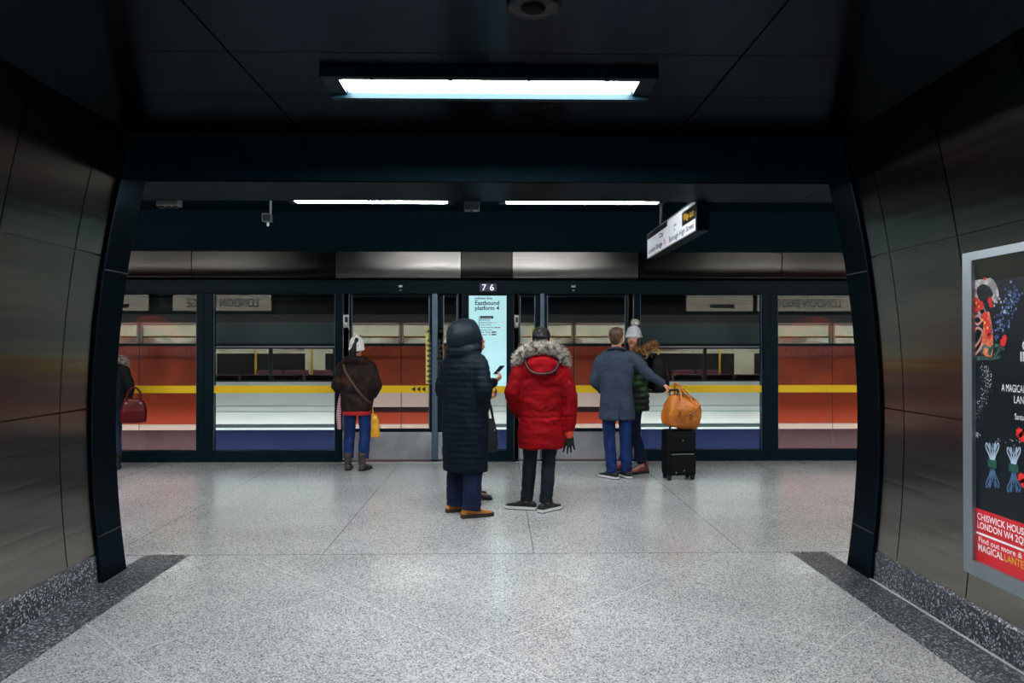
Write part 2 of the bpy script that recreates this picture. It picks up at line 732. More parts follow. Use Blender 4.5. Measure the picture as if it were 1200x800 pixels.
def yellow(par, x0, x1, arrows=None):
    b = B()
    box(b, x0, x1, Y0 - .004, Y0 + .02, Z(460), Z(451.5))
    o = obj('safety_stripe', b, YELLOW, par)
    if arrows:
        b = B()
        for px in arrows:
            c = X(px)
            w, h = .035, (Z(451.5) - Z(460)) * .38
            zc = (Z(451.5) + Z(460)) / 2
            poly(b, (0, Y0 - .0065, 0), (1, 0, 0), (0, 0, 1), [(c - w, zc), (c + w, zc - h), (c + w, zc + h)])
        obj('arrow', b, BLACKV, o)
    return o


def fixed_screen(p0, p1, label, g0=None, g1=None):
    """glass bay between dark mullions; p0..p1 outside, g0..g1 the glass, in photograph columns at the screen line"""
    x0, x1 = X(p0), X(p1)
    q0, q1 = X(g0), X(g1)
    t = thing('glass_screen', label, 'platform screen', ((x0 + x1) / 2, Y0, 0), group='fixed glass platform screens')
    c = -(x0 + x1) / 2

    def add(name, b, m, sm=False):
        bmesh.ops.translate(b, verts=b.verts[:], vec=(c, -Y0, 0))
        return obj(name, b, m, t, sm)
    zt, zb = Z(345), Z(527)
    b = B()
    box(b, x0, q0, Y0 - .03, YB, 0, Z(344), .006)
    box(b, q1, x1, Y0 - .03, YB, 0, Z(344), .006)
    box(b, q0, q1, Y0 - .03, YB, 0, zb, .006)
    box(b, q0, q1, Y0 - .03, YB, zt, Z(344))
    add('frame', b, DARK)
    b = B()
    box(b, q0, q1, Y0 + .022, Y0 + .034, zb, zt)
    add('glass_pane', b, PANE)
    b = B()
    box(b, q0, q1, Y0 + .0, Y0 + .05, Z(405.5), Z(402.5))
    add('transom', b, DARK)
    for a_ in (q0, q1 - .012):
        b = B()
        box(b, a_, a_ + .012, Y0 - .004, Y0 + .02, zb, zt)
        add('glazing_bead', b, SLATE)
    b = B()
    box(b, q0, q1, Y0 - .004, Y0 + .02, Z(460), Z(451.5))
    add('safety_stripe', b, YELLOW)
    return t


fixed_screen(-20, 66, 'glass platform screen hidden furthest left', -14, 60)
fixed_screen(66, 240, 'glass platform screen at the left end, in front of a red train door', 78, 231)
fixed_screen(240, 402.4, 'wide glass platform screen left of the passenger in the white hat', 250, 393)
fixed_screen(742.1, 902, 'wide glass platform screen behind the black suitcase', 750, 893)
fixed_screen(902, 1072, 'glass platform screen at the right end, with roundel reflected in it', 911, 1060)
fixed_screen(1072, 1180, 'glass platform screen hidden furthest right', 1082, 1170)


def chevron_strip(add, p0, p1, base_right):
    b = B()
    x0, x1 = X(p0), X(p1)
    z0, z1 = Z(449.5), Z(384)
    box(b, x0, x1, Y0 - .012, Y0 - .008, z0, z1)
    s = add('warning_strip', b, PALEYEL)
    b = B()
    n = 9
    zt = Z(396)
    st = (zt - z0) / n
    O = (0, Y0 - .0145, 0)
    for i in range(n):
        a = z0 + st * i
        pts = [(x1, a), (x1, a + st), (x0 + .008, a + st * .5)] if base_right else [(x0, a + st), (x0, a), (x1 - .008, a + st * .5)]
        poly(b, O, (1, 0, 0), (0, 0, 1), pts)
    m = (x0 + x1) / 2
    poly(b, O, (1, 0, 0), (0, 0, 1), [(m - .03, Z(389.5)), (m + .03, Z(389.5)), (m, Z(385))])
    o = add('chevrons', b, BLACKV)
    o.parent = s


def door_leaf(p0, p1, label, g0, g1, strip=None, arrows=None, base_right=True):
    x0, x1, q0, q1 = X(p0), X(p1), X(g0), X(g1)
    t = thing('sliding_door', label, 'platform door', ((x0 + x1) / 2, Y0, 0), group='sliding platform doors')
    c = -(x0 + x1) / 2

    def add(name, b, m, sm=False):
        bmesh.ops.translate(b, verts=b.verts[:], vec=(c, -Y0, 0))
        return obj(name, b, m, t, sm)
    zt, zk = Z(346), Z(502)
    b = B()
    box(b, x0, q0, Y0 - .012, Y0 + .06, .02, zt, .004)
    box(b, q1, x1, Y0 - .012, Y0 + .06, .02, zt, .004)
    box(b, q0, q1, Y0 - .012, Y0 + .06, zt - .025, zt, .004)
    box(b, q0, q1, Y0 - .012, Y0 + .06, Z(505.5), zk, .003)
    add('frame', b, DARK)
    b = B()
    box(b, q0, q1, Y0 + .022, Y0 + .034, zk, zt - .02)
    add('glass_pane', b, PANE)
    b = B()
    box(b, x0 + .004, x1 - .004, Y0 - .016, Y0 + .05, .03, Z(506), .004)
    add('kick_plate', b, STEEL_KICK)
    b = B()
    box(b, q0, q1, Y0 + .0, Y0 + .05, Z(405.5), Z(402.5))
    add('transom', b, DARK)
    for q, s in ((q0, 1), (q1, -1)):
        a, d = sorted((q, q + s * .012))
        b = B()
        box(b, a, d, Y0 - .018, Y0 - .011, zk, zt)
        add('glazing_bead', b, SLATE)
    b = B()
    box(b, q0, q1, Y0 - .006, Y0 + .02, Z(460), Z(451.5))
    y = add('safety_stripe', b, YELLOW)
    if arrows:
        b = B()
        for px in arrows:
            cx, w = X(px), .026
            h = (Z(451.5) - Z(460)) * .36
            zc = (Z(451.5) + Z(460)) / 2
            poly(b, (0, Y0 - .009, 0), (1, 0, 0), (0, 0, 1), [(cx - w, zc), (cx + w, zc - h), (cx + w, zc + h)])
        add('arrows', b, BLACKV).parent = y
    if strip:
        chevron_strip(add, strip[0], strip[1], base_right)
    return t


door_leaf(410, 506.5, 'wide sliding glass platform door behind the passenger in the white hat', 412, 503.5, (499, 505.5), (484.5, 490.5, 496.5), True)
door_leaf(513, 537, 'narrow sliding glass platform door just left of the hooded navy coat', 519.5, 536, (513.5, 520), None, False)
door_leaf(608, 633, 'narrow sliding glass platform door behind the red parka', 609, 627, (623, 630), None, True)
door_leaf(638, 735, 'wide sliding glass platform door between red parka and grey jacket', 641, 733, None, None, False)


def post(p0, p1, label, mat, device=False, depth=.05):
    x0, x1 = X(p0), X(p1)
    t = thing('door_post', label, 'door post', ((x0 + x1) / 2, Y0, 0), group='steel posts of the platform screens')
    hw = (x1 - x0) / 2
    b = B()
    box(b, -hw, hw, -depth, .08, 0, Z(344), .008)
    obj('shaft', b, mat, t)
    b = B()
    box(b, -hw, hw, -depth - .012, -depth + .01, 0, .03, .003)
    obj('foot', b, DARK, t)
    if device:
        b = B()
        z0, z1 = Z(384), Z(369)
        box(b, -hw + .01, hw - .0, -depth - .03, -depth + .01, z0, z1, .012)
        d = obj('call_point', b, WHITEPL, t)
        b = B()
        box(b, -.012, hw - .012, -depth - .034, -depth - .02, z0 + .07, z1 - .03, .004)
        obj('display', b, BLACKPL, d)
        b = B()
        tube(b, [(-.02, -depth - .03, z0 + .05), (-.01, -depth - .045, z0 + .02), (.02, -depth - .045, z0 + .02), (.03, -depth - .03, z0 + .05)], .006, 8)
        obj('handle', b, ALU, d, True)
    return t


post(402.5, 410, 'steel door post with call point beside the white hat', STEEL_POST, True, .05)
post(506.5, 513, 'slate blue post between two chevron strips', SLATE, False, .04)
post(537, 542.5, 'thin steel post left of the lit platform sign', STEEL_POST, False, .05)
post(602, 608, 'steel door post with call point right of the lit platform sign', STEEL_POST, True, .05)
post(633, 638, 'slate blue post above the red parka', SLATE, False, .04)
post(735, 742, 'steel door post above the grey jacket', STEEL_POST, False, .05)

b = B()
for p0_, p1_ in ((403, 541), (604, 741)):
    box(b, X(p0_), X(p1_), Y0 - .14, Y0 - .055, 0, .006)
struct('trim_7', b, M('door_threshold', '#c4c6c8', .4, .4))
# lit direction sign in the middle bay
t = thing('platform_sign', 'tall glowing pale blue line sign reading Eastbound platform 4', 'sign', (X(572), Y0, 0))
cx = X(572)
b = B()
for p0, p1 in ((542.5, 549.5), (593.5, 602)):
    box(b, X(p0) - cx, X(p1) - cx, -.04, .1, 0, Z(344), .006)
box(b, X(549.5) - cx, X(593.5) - cx, -.04, .1, 0, Z(527), .006)
box(b, X(549.5) - cx, X(593.5) - cx, -.03, .1, Z(346.5), Z(344))
obj('frame', b, DARK, t)
SIGNP = M('sign_light_panel', '#bfe9ee', .4, emit=('#a9e2e9', .30))
b = B()
box(b, X(549.5) - cx, X(593.5) - cx, -.02, .04, Z(452), Z(346.5))
obj('light_panel', b, SIGNP, t)
b = B()
box(b, X(549.5) - cx, X(593.5) - cx, -.026, .04, Z(460), Z(452))
obj('safety_stripe', b, YELLOW, t)
b = B()
box(b, X(549.5) - cx, X(593.5) - cx, .022, .034, Z(527), Z(460))
obj('glass_pane', b, PANE, t)
O = Vector((0, -.0225, 0))
UX, UZ = (1, 0, 0), (0, 0, 1)
b = B()
lx = X(556.5) - cx
text(b, 'Jubilee line', O + Vector((lx, 0, Z(350.6))), UX, UZ, .030, bold=.015, width=X(577) - X(556.5))
text(b, 'Eastbound', O + Vector((lx, 0, Z(357.3))), UX, UZ, .058, bold=.018, width=X(585) - X(556.5))
text(b, 'platform 4', O + Vector((lx, 0, Z(363.2))), UX, UZ, .054, bold=.018, width=X(585) - X(556.5))
sx = X(562.5) - cx
rows = [('Bermondsey', 375.6, 0), ('Canada Water', 378.6, 1), ('Canary Wharf', 381.3, 0), ('North Greenwich', 384.3, 2), ('Canning Town', 387.2, 0), ('West Ham', 389.8, 3), ('Stratford', 392.7, 3)]
for s, py, k in rows:
    text(b, s, O + Vector((sx, 0, Z(py))), UX, UZ, .019, bold=.012)
quad(b, O, UX, UZ, sx, X(578) - cx, Z(373.4), Z(370.2))
quad(b, O, UX, UZ, X(561) - cx, X(561.5) - cx, Z(393), Z(370.5))
for s, py, k in rows:
    quad(b, O, UX, UZ, X(561.5) - cx, X(562.1) - cx, Z(py), Z(py - .8))
obj('lettering', b, INK, t)
b = B()
text(b, 'London Bridge', O + Vector((sx + .012, -.001, Z(372.6))), UX, UZ, .017, bold=.01)
obj('station_name', b, WHITEINK, t)
b = B()
bb = B()
for s, py, k in rows:
    if k == 2:
        quad(b, O, UX, UZ, X(583.5) - cx, X(586) - cx, Z(py), Z(py - 1.3))
        quad(bb, O, UX, UZ, X(580.5) - cx, X(582.7) - cx, Z(py), Z(py - 1.3))
    if k == 3:
        quad(b, O, UX, UZ, X(573) - cx, X(574.5) - cx, Z(py), Z(py - 1.3))
        quad(bb, O, UX, UZ, X(576) - cx, X(581.5) - cx, Z(py), Z(py - 1.5))
    if k == 1:
        quad(b, O, UX, UZ, X(577) - cx, X(583) - cx, Z(py - .3), Z(py - .8))
obj('red_symbols', b, REDINK, t)
obj('black_symbols', bb, BLACKV, t)

# dark transom over the whole screen line, with its small square number sign and door lights
b = B()
box(b, -9.5, 9.5, Y0 - .06, YB + .1, Z(344), Z(328.5))
t = obj('door_header', b, DARK)
tag(t, 'long black header band running above the platform screens', 'header')
t = thing('number_sign', 'small blue sign reading 7 6 above the platform sign', 'sign', (X(572), Y0 - .062, Z(337)))
b = B()
box(b, -.115, .115, -.008, 0, -.055, .055, .002)
obj('plate', b, M('deep_blue_plate', '#141f52', .4), t)
for s, px in (('7', 567.3), ('6', 576.3)):
    b = B()
    text(b, s, (X(px) - X(572), -.0095, -.042), UX, UZ, .082, bold=.012, align='C')
    obj('digit', b, M('lit_digits', '#e4e6f4', .5, emit=('#dfe2f4', .5)), t)
for px, lb in ((470, 'small white door indicator above the left sliding door'), (671.5, 'small white door indicator above the right sliding door')):
    t = thing('door_indicator', lb, 'indicator', (X(px), Y0 - .06, Z(337)), group='door indicators on the header')
    b = B()
    box(b, -.028, .028, -.02, 0, .0, .028, .006)
    obj('lens', b, WHITEPL, t)
    b = B()
    box(b, -.016, .016, -.015, 0, -.05, -.03, .005)
    obj('sensor', b, GREYPL, t)

# rounded steel beam above, in lengths with open joints
t = thing('header_beam', 'long rounded brushed steel beam above the black header', 'beam', (0, Y0, 0))
cuts = [-9.5] + [X(p) for p in (234.5, 398, 541.5, 600, 744, 907)] + [9.5]
prof = []
zb, ztop = Z(328), 2.83
yy_ = -.30
N_ = 24
for i in range(N_ + 1):
    f_ = i / N_
    zz = ztop + (zb + .022 - ztop) * f_
    prof.append((yy_, zz))
    yy_ += math.tan(R(17) * max(0, (f_ - .3) / .7) ** 1.6) * (ztop - zb) / N_
ey = prof[-1][0]
prof += [(ey - .006, zb + .016), (ey - .005, zb + .008), (ey + .003, zb + .001), (ey + .012, zb)]
prof = [(-.06, ztop)] + prof + [(-.06, zb)]
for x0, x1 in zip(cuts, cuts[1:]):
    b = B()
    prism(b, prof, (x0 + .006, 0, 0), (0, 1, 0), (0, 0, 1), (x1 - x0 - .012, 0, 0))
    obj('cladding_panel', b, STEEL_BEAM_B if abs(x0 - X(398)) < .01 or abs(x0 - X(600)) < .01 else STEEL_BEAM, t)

# ================================================================== HANGING SIGN, CAMERAS
y1 = 6.17
xs_ = at(815, 250, y1).x
zt, zb = at(815, 232, y1).z, at(815, 270, y1).z
ln = 2.02
tk = at(832, 250, y1).x - xs_
t = thing('hanging_sign', 'lit hanging way out sign with white face, over the platform at right', 'sign', (xs_, y1, zb))
hh = zt - zb
b = B()
box(b, .012, tk, 0, ln, 0, hh, .006)
obj('box', b, DARK, t)
b = B()
box(b, .0, .012, 0, ln, 0, .008)
box(b, .0, .012, 0, ln, hh - .012, hh)
box(b, .0, .012, 0, .008, 0, hh)
box(b, .0, .012, ln - .012, ln, 0, hh)
obj('rim', b, ALU, t)
b = B()
box(b, .005, .012, .008, ln - .012, .008, hh - .012)
obj('face', b, M('sign_white_face', '#dfe3ea', .35, emit=('#dfe3ee', .10)), t)
UX2 = (0, -1, 0)
fx = .0035
for q_ in ((.02, .47, .105, .225), (1.05, ln - .012, .205, hh - .012)):  # near one is the way out panel; far one paints a dark reflection
    b = B()
    quad(b, (fx, 0, 0), (0, 1, 0), UZ, *q_)
    obj('dark_panel_and_reflection', b, BLACKV, t)
b = B()
text(b, 'Way out', (fx - .002, .42, .14), UX2, UZ, .062, bold=.02, width=.36)
obj('way_out_lettering', b, GOLDINK, t)
b = B()
text(b, 'Borough High Street', (fx - .001, .98, .035), UX2, UZ, .05, bold=.012, width=.92)
text(b, 'Jubilee', (fx - .001, .78, .155), UX2, UZ, .026, bold=.012)
text(b, 'line', (fx - .001, .78, .115), UX2, UZ, .026, bold=.012)
text(b, 'City', (fx - .001, 1.42, .14), UX2, UZ, .045, bold=.012, width=.2)
text(b, 'London Bridge', (fx - .001, 1.95, .045), UX2, UZ, .05, bold=.012, width=.68)
obj('lettering', b, INK, t)
b = B()     # red double-arrow rail symbol
for dz, s in ((.012, 1), (-.012, -1)):
    quad(b, (fx - .001, 1.17, .07), UX2, UZ, -.045, .045, dz - .004, dz + .004)
poly(b, (fx - .001, 1.17, .07), UX2, UZ, [(-.004, .016), (.008, .016), (-.022, .04), (-.034, .04)])
poly(b, (fx - .001, 1.17, .07), UX2, UZ, [(-.016, .008), (-.006, .008), (.018, -.008), (.008, -.008)])
poly(b, (fx - .001, 1.17, .07), UX2, UZ, [(-.008, -.016), (.004, -.016), (.034, -.04), (.022, -.04)])
obj('rail_symbol', b, REDINK, t)
for y in (.45, 1.6):
    b = B()
    cyl(b, (tk / 2, y, hh - .002), (tk / 2, y, 3.42 - zb), .016, 10)
    box(b, tk / 2 - .05, tk / 2 + .05, y - .05, y + .05, hh - .002, hh + .012)
    obj('hanger', b, M('hanger_grey', '#3d4449', .5), t)

# small camera on a drop rod at left
p = at(314, 256, 7.2)
t = thing('security_camera', 'small square camera hanging above the platform at left', 'camera', p)
b = B()
box(b, -.04, .04, -.04, .04, -.035, .04, .008)
obj('casing', b, M('camera_casing', '#2c353a', .4), t)
b = B()
for z in (-.035, .037):
    for a0, a1 in (((-.042, -.045), (.042, -.041)),):
        box(b, -.043, .043, -.046, -.041, z, z + .005)
box(b, -.043, -.038, -.046, -.041, -.035, .042)
box(b, .038, .043, -.046, -.041, -.035, .042)
obj('bezel', b, GREYPL, t)
b = B()
ell(b, (.002, -.01, -.055), (.013, .013, .022))
obj('lens', b, WHITEPL, t, True)
b = B()
cyl(b, (.025, .0, .035), (.025, 0, 3.42 - p.z), .010, 10)
obj('drop_rod', b, GREYPL, t)
# cluster of sockets on the soffit edge at far left
p = at(198, 238, 6.16)
t = thing('junction_box', 'grey junction box with three sockets under the soffit at left', 'junction box', (p.x, p.y, 2.77))
b = B()
box(b, -.088, .088, -.041, .05, -.06, 0.02, .008)
obj('body', b, GREYPL, t)
for x in (-.055, 0, .055):
    b = B()
    cyl(b, (x, -.01, -.06), (x, -.01, -.075), .022, 14)
    obj('socket', b, BLACKPL, t)
p = at(553, 244, 6.16)
t = thing('sensor_box', 'small dark box between the two strip lights', 'sensor', (p.x, p.y, 2.77))
b = B()
box(b, -.062, .062, -.041, .06, -.085, 0, .006)
obj('casing', b, M('sensor_casing', '#39444b', .45), t)
b = B()
ell(b, (0, -.0, -.085), (.02, .02, .012))
obj('lens', b, BLACKPL, t, True)

# illuminated name friezes and roundels on the platform wall (seen mirrored in the glass)
FRZ = M('frieze_lit_face', '#e8e0d0', .5, emit=('#f0e6d2', 1.6))
RED = M('roundel_red', '#c03a28', .4, emit=('#d04a30', .45))
BLU = M('roundel_blue', '#20305a', .4, emit=('#8a98b8', .2))
for x, lb in ((-5.55, 'lit name frieze left along the platform wall, mirrored in glass'), (6.25, 'lit name frieze right along the platform wall, mirrored in glass')):
    t = thing('name_frieze', lb, 'sign', (x, 5.404, 2.45), group='lit name friezes')
    b = B()
    box(b, -1.05, 1.05, 0, .06, -.2, .2, .01)
    obj('case', b, DARK, t)
    b = B()
    box(b, -.98, .98, .055, .07, -.16, .16)
    obj('face', b, FRZ, t)
    b = B()
    text(b, 'LONDON BRIDGE', (.74, .0725, -.085), (-1, 0, 0), UZ, .17, bold=.01, width=1.45)
    obj('lettering', b, BLACKV, t)
for x, lb in ((-7.7, 'short lit sign with rail symbols on the platform wall at left'), (4.5, 'short lit direction sign on the platform wall at right')):
    t = thing('wall_sign', lb, 'sign', (x, 5.40, 2.45), group='lit wall signs')
    b = B()
    box(b, -.75, .75, 0, .06, -.2, .2, .01)
    obj('case', b, DARK, t)
    b = B()
    box(b, -.68, .68, .055, .07, -.16, .16)
    obj('face', b, FRZ, t)
    b = B()
    quad(b, (0, .0725, 0), (-1, 0, 0), UZ, -.3, .2, -.1, -.02)
    obj('marks', b, BLACKV, t)
for x, lb in ((-7.0, 'red station roundel on the platform wall at left, mirrored in glass'), (6.45, 'red station roundel on the platform wall at right, mirrored in glass')):
    t = thing('roundel', lb, 'station roundel', (x, 5.402, 1.45), group='station roundels')
    b = B()
    n = 48
    rings = []
    for r_, y in ((.74, 0), (.74, .04), (.50, .04), (.50, 0)):
        rings.append([Vector((r_ * math.cos(2 * PI * i / n), y, r_ * math.sin(2 * PI * i / n))) for i in range(n)])
    loft(b, rings + [rings[0]], cap=False)
    bmesh.ops.remove_doubles(b, verts=b.verts[:], dist=1e-5)
    obj('ring', b, RED, t)
    b = B()
    box(b, -.95, .95, 0, .06, -.14, .14, .004)
    bar = obj('bar', b, BLU, t)
    b = B()
    text(b, 'LONDON BRIDGE', (.82, .0625, -.07), (-1, 0, 0), UZ, .14, bold=.01, width=1.64)
    obj('lettering', b, WHITEINK, bar)
# ================================================================== THE TRAIN (standing behind the screens)
YT = 10.95


def TZ(py):
    return at(570, py, YT).z


def TX(px):
    return at(px, 450, YT).x


TRED = M('train_door_red', '#b5502f', .4, 0, .3, vary=(2.5, '#9a4030', .35, .7), stretch=(1, 1, 1))
TORANGE = M('train_lower_red', '#95361f', .4, 0, .3)
TWHITE = M('train_white_paint', '#d6d8d3', .35, 0, .4, vary=(1.5, '#c4c8c4', .35, .7), stretch=(.4, 1, 3))
TPINK = M('train_pale_band', '#e3c3b8', .4)
TBLUE = M('train_blue_skirt', '#020d2e', .7, 0, .1)
TGREY = M('train_grey_cantrail', '#3f4d4f', .4, 0, .4)
TDKRED = M('train_dark_maroon', '#2c0d14', .6, 0, .2)
TSILVER = M('train_silver_strip', '#c9d3d2', .3, .3)
TRUBBER = M('train_rubber', '#12171a', .6)
TROOF = M('train_roof_dark', '#0a0f12', .55)
TSTONE = M('train_pale_brown', '#a48d82', .4)
train = thing('train', 'white, red and blue underground train standing behind the glass screens', 'train', (0, YT, 0))


def tpart(name, b, m, par=None, sm=False):
    return obj(name, b, m, par or train, sm)


z_sk0, z_sk1 = -.95, TZ(503)
z_line = TZ(500.5)
z_dark = TZ(496.5)
z_sill, z_win0, z_win1 = TZ(452), TZ(447), TZ(407)
z_can0, z_can1 = TZ(404), TZ(378)
doors = [(-6.05, -4.33), (TX(400), TX(540)), (TX(598), TX(747)), (4.02, 5.80)]
wins = [(-4.33, TX(400)), (TX(747), 4.02), (-9.0, -6.05), (5.80, 9.0)]
solid = [(TX(540), TX(598))]


def tb(x0, x1, z0, z1, d0=0.0, d1=.06, bev=0):
    b = B()
    box(b, x0, x1, d0, d1, z0, z1, bev)
    return b


# roof and the far side of the car
b = B()
prof = [(-.0, z_can1), (.06, z_can1 + .12), (.22, z_can1 + .28), (.5, z_can1 + .38), (1.25, z_can1 + .44), (2.0, z_can1 + .38), (2.3, z_can1 + .26), (2.45, z_can1), (2.45, -.9), (2.39, -.9), (2.39, z_can1 - .05), (2.2, z_can1 + .2), (1.25, z_can1 + .36), (.4, z_can1 + .26), (.07, z_can1)]
prism(b, prof, (-9.2, 0, 0), (0, 1, 0), (0, 0, 1), (18.4, 0, 0))
tpart('roof', b, TROOF)
tpart('floor_pan', tb(-9.2, 9.2, -.2, -.05, .06, 2.4), M('train_floor_grey', '#4b5054', .7))
tpart('under_frame', tb(-9.2, 9.2, -1.1, -.3, .12, 2.3), TROOF)

for x0, x1 in wins + solid:
    b = B()
    box(b, x0, x1, 0, .06, z_sill, z_sill + .0)if False else None
    w0, w1 = x0 + .10, x1 - .10
    if (x0, x1) in solid:
        box(b, x0, x1, 0, .06, z_dark, z_can0)
    else:
        box(b, x0, x1, 0, .06, z_dark, z_win0)
        box(b, x0, w0, 0, .06, z_win0, z_win1)
        box(b, w1, x1, 0, .06, z_win0, z_win1)
        box(b, x0, x1, 0, .06, z_win1, z_can0)
    tpart('side_panel', b, TWHITE)
    tpart('cantrail', tb(x0, x1, z_can0, z_can1, -.004, .07), TGREY)
    b = B()
    box(b, x0, x1, -.006, .06, z_line, z_dark)
    tpart('dark_stripe', b, M('train_dark_stripe', '#2c3d3f', .5))
    tpart('waist_strip', tb(x0, x1, z_sk1, z_line, -.008, .06), TSILVER)
    tpart('skirt', tb(x0, x1, z_sk0, z_sk1, -.004, .06), TBLUE)
    for zz in (.62, .70):
        b = B()
        box(b, x0, x1, -.003, .01, zz, zz + .012)
        tpart('body_line', b, M('train_teal_line', '#7fa3a6', .5))
    if (x0, x1) not in solid:
        n = 2
        ww = (w1 - w0) / n
        for i in range(n):
            a0, a1 = w0 + ww * i, w0 + ww * (i + 1)
            b = B()
            f = .022
            box(b, a0, a1, -.008, .05, z_win0, z_win0 + f)
            box(b, a0, a1, -.008, .05, z_win1 - f, z_win1)
            box(b, a0, a0 + f, -.008, .05, z_win0, z_win1)
            box(b, a1 - f, a1, -.008, .05, z_win0, z_win1)
            fr = tpart('window', b, TRUBBER)
            tpart('window_pane', tb(a0 + f, a1 - f, z_win0 + f, z_win1 - f, .01, .02), TPANE, fr)

for di, (x0, x1) in enumerate(doors):
    mid = (x0 + x1) / 2
    outer = di in (0, 3)
    for a0, a1 in ((x0 + .02, mid - .006), (mid + .006, x1 - .02)):
        d = B()
        box(d, a0, a1, .004, .05, z_sill, z_can0 - .01)            # red middle field
        leaf = tpart('door', d, TRED)
        low = TORANGE
        if outer:
            tpart('lower_panel', tb(a0, a1, z_dark, z_sill, .002, .05), low, leaf)
        else:
            tpart('pale_band', tb(a0, a1, TZ(476.5), z_sill, .002, .05), TPINK, leaf)
            tpart('dark_line', tb(a0, a1, TZ(483), TZ(476.5), .003, .05), TDKRED, leaf)
            tpart('lower_panel', tb(a0, a1, z_dark, TZ(483), .002, .05), low, leaf)
        tpart('waist_strip', tb(a0, a1, z_sk1, z_dark, -.002, .05), TSTONE, leaf)
        tpart('kick_panel', tb(a0, a1, z_sk0 + .6, z_sk1, .0, .05), TDKRED, leaf)
        # upper light of the door
        b = B()
        f = .03
        box(b, a0, a1, .0, .05, z_can0 - .01, z_can0 + f)
        box(b, a0, a1, .0, .05, z_can1 - f, z_can1)
        box(b, a0, a0 + f, .0, .05, z_can0, z_can1)
        box(b, a1 - f, a1, .0, .05, z_can0, z_can1)
        tpart('upper_frame', b, TSTONE, leaf)
        tpart('door_window', tb(a0 + f, a1 - f, z_can0 + f, z_can1 - f, .02, .03), TPANE, leaf)
    for xx in (x0, mid - .006, x1 - .02):
        b = B()
        box(b, xx, xx + (.012 if xx == mid - .006 else .02), .006, .05, -.3, z_can1)
        tpart('door_seal', b, TRUBBER)

# saloon interior: far wall, windows, seats, ceiling light line, grab poles
b = B()
box(b, -9.1, 9.1, 2.33, 2.38, -.05, .95)
box(b, -9.1, 9.1, 2.33, 2.38, 1.45, 1.95)
x = -9.1
while x < 9.1:
    box(b, x, x + .35, 2.33, 2.38, .95, 1.45)
    x += 1.9
tpart('inner_wall', b, M('train_interior_cream', '#cfc7ba', .5))
tpart('far_windows', tb(-9.1, 9.1, .95, 1.45, 2.36, 2.37), BLACKPL)
tpart('advert_strip', tb(-9.1, 9.1, 1.5, 1.74, 2.315, 2.335), M('train_advert_cards', '#c9c5bd', .5, vary=(1.2, '#8d6f66', .5, .56)))
LIT = M('train_saloon_light', '#fff6e8', .5, emit=('#fff2e0', 20))
for yy in (.75, 1.7):
    tpart('saloon_light', tb(-9.0, 9.0, 2.12, 2.15, yy - .05, yy + .05), LIT)
SEATB = M('train_seat_moquette', '#1d2a55', .8, vary=(40, '#7a3326', .45, .55))
for x0, x1 in wins[:2]:
    n = 4
    w = (x1 - x0 - .2) / n
    for side, y0 in ((0, .10), (1, 1.9)):
        for i in range(n):
            a = x0 + .1 + w * i
            b = B()
            box(b, a + .02, a + w - .02, y0, y0 + .42, .32, .42, .03)
            if side == 0:
                box(b, a + .02, a + w - .02, y0 - .02, y0 + .07, .42, 1.16, .03)
            else:
                box(b, a + .02, a + w - .02, y0 + .34, y0 + .44, .42, 1.16, .03)
            tpart('seat', b, SEATB)
POLE = M('train_grab_pole', '#d9a514', .3, .2)
for x in (-3.9, -3.0, -.1, 2.6, 3.6):
    b = B()
    cyl(b, (x, 1.2, -.05), (x, 1.2, 2.2), .018, 10)
    tpart('grab_pole', b, POLE, None, True)
b = B()
cyl(b, (-9, .55, 1.72), (9, .55, 1.72), .014, 8)
tpart('grab_rail', b, POLE, None, True)
for nm, xx in (('car_end', -9.2), ('car_end', 9.14)):
    tpart(nm, tb(xx, xx + .06, -.9, 1.9, .05, 2.4), TROOF)

# ================================================================== POSTERS
def poster_frame(t, sx, L2, z0, z1, fw):
    """silver frame on a side wall; local y runs away from the camera, x into the wall"""
    b = B()
    prism(b, [(0, z0), (L2, z0), (L2 - fw, z0 + fw), (fw, z0 + fw)], (0, 0, 0), (0, 1, 0), (0, 0, 1), (sx * .045, 0, 0))
    prism(b, [(0, z1), (fw, z1 - fw), (L2 - fw, z1 - fw), (L2, z1)], (0, 0, 0), (0, 1, 0), (0, 0, 1), (sx * .045, 0, 0))
    prism(b, [(0, z0), (fw, z0 + fw), (fw, z1 - fw), (0, z1)], (0, 0, 0), (0, 1, 0), (0, 0, 1), (sx * .045, 0, 0))
    prism(b, [(L2, z0), (L2, z1), (L2 - fw, z1 - fw), (L2 - fw, z0 + fw)], (0, 0, 0), (0, 1, 0), (0, 0, 1), (sx * .045, 0, 0))
    obj('frame', b, ALU, t)
    b = B()
    box(b, min(sx * .03, sx * .055), max(sx * .03, sx * .055), .01, L2 - .01, z0 + .01, z1 - .01)
    obj('backing', b, JOINT, t)


PX_ = 2.525
ya = PX_ / math.tan(math.atan((1128 - 600) / F) - YAW)         # far edge of the frame
zt = at(1128, 290, ya).z
zb = at(1131.5, 668, ya).z
t = thing('poster', 'framed black and red lantern festival poster on the right steel wall', 'poster', (PX_, ya - 1.22, 0))
poster_frame(t, 1, 1.22, zb, zt, .078)
b = B()
sh = .022
W = 1.22 - .156
SZ0, SZ1 = zb + .078, zt - .078
box(b, sh, sh + .008, .07, 1.22 - .07, zb + .07, zt - .07)
obj('sheet', b, M('poster_black', '#04141c', .35, spec=.4), t)


def pt(px, py):
    """poster coordinates (from the far edge towards the camera, height) of a photograph pixel"""
    th = math.atan((px - 600) / F) - YAW
    Y = (PX_ + sh) / math.tan(th)
    return ((ya - .078) - Y, at(px, py, Y).z)


PO = Vector((sh - .001, 1.22 - .078, 0))
PU, PV = (0, -1, 0), (0, 0, 1)


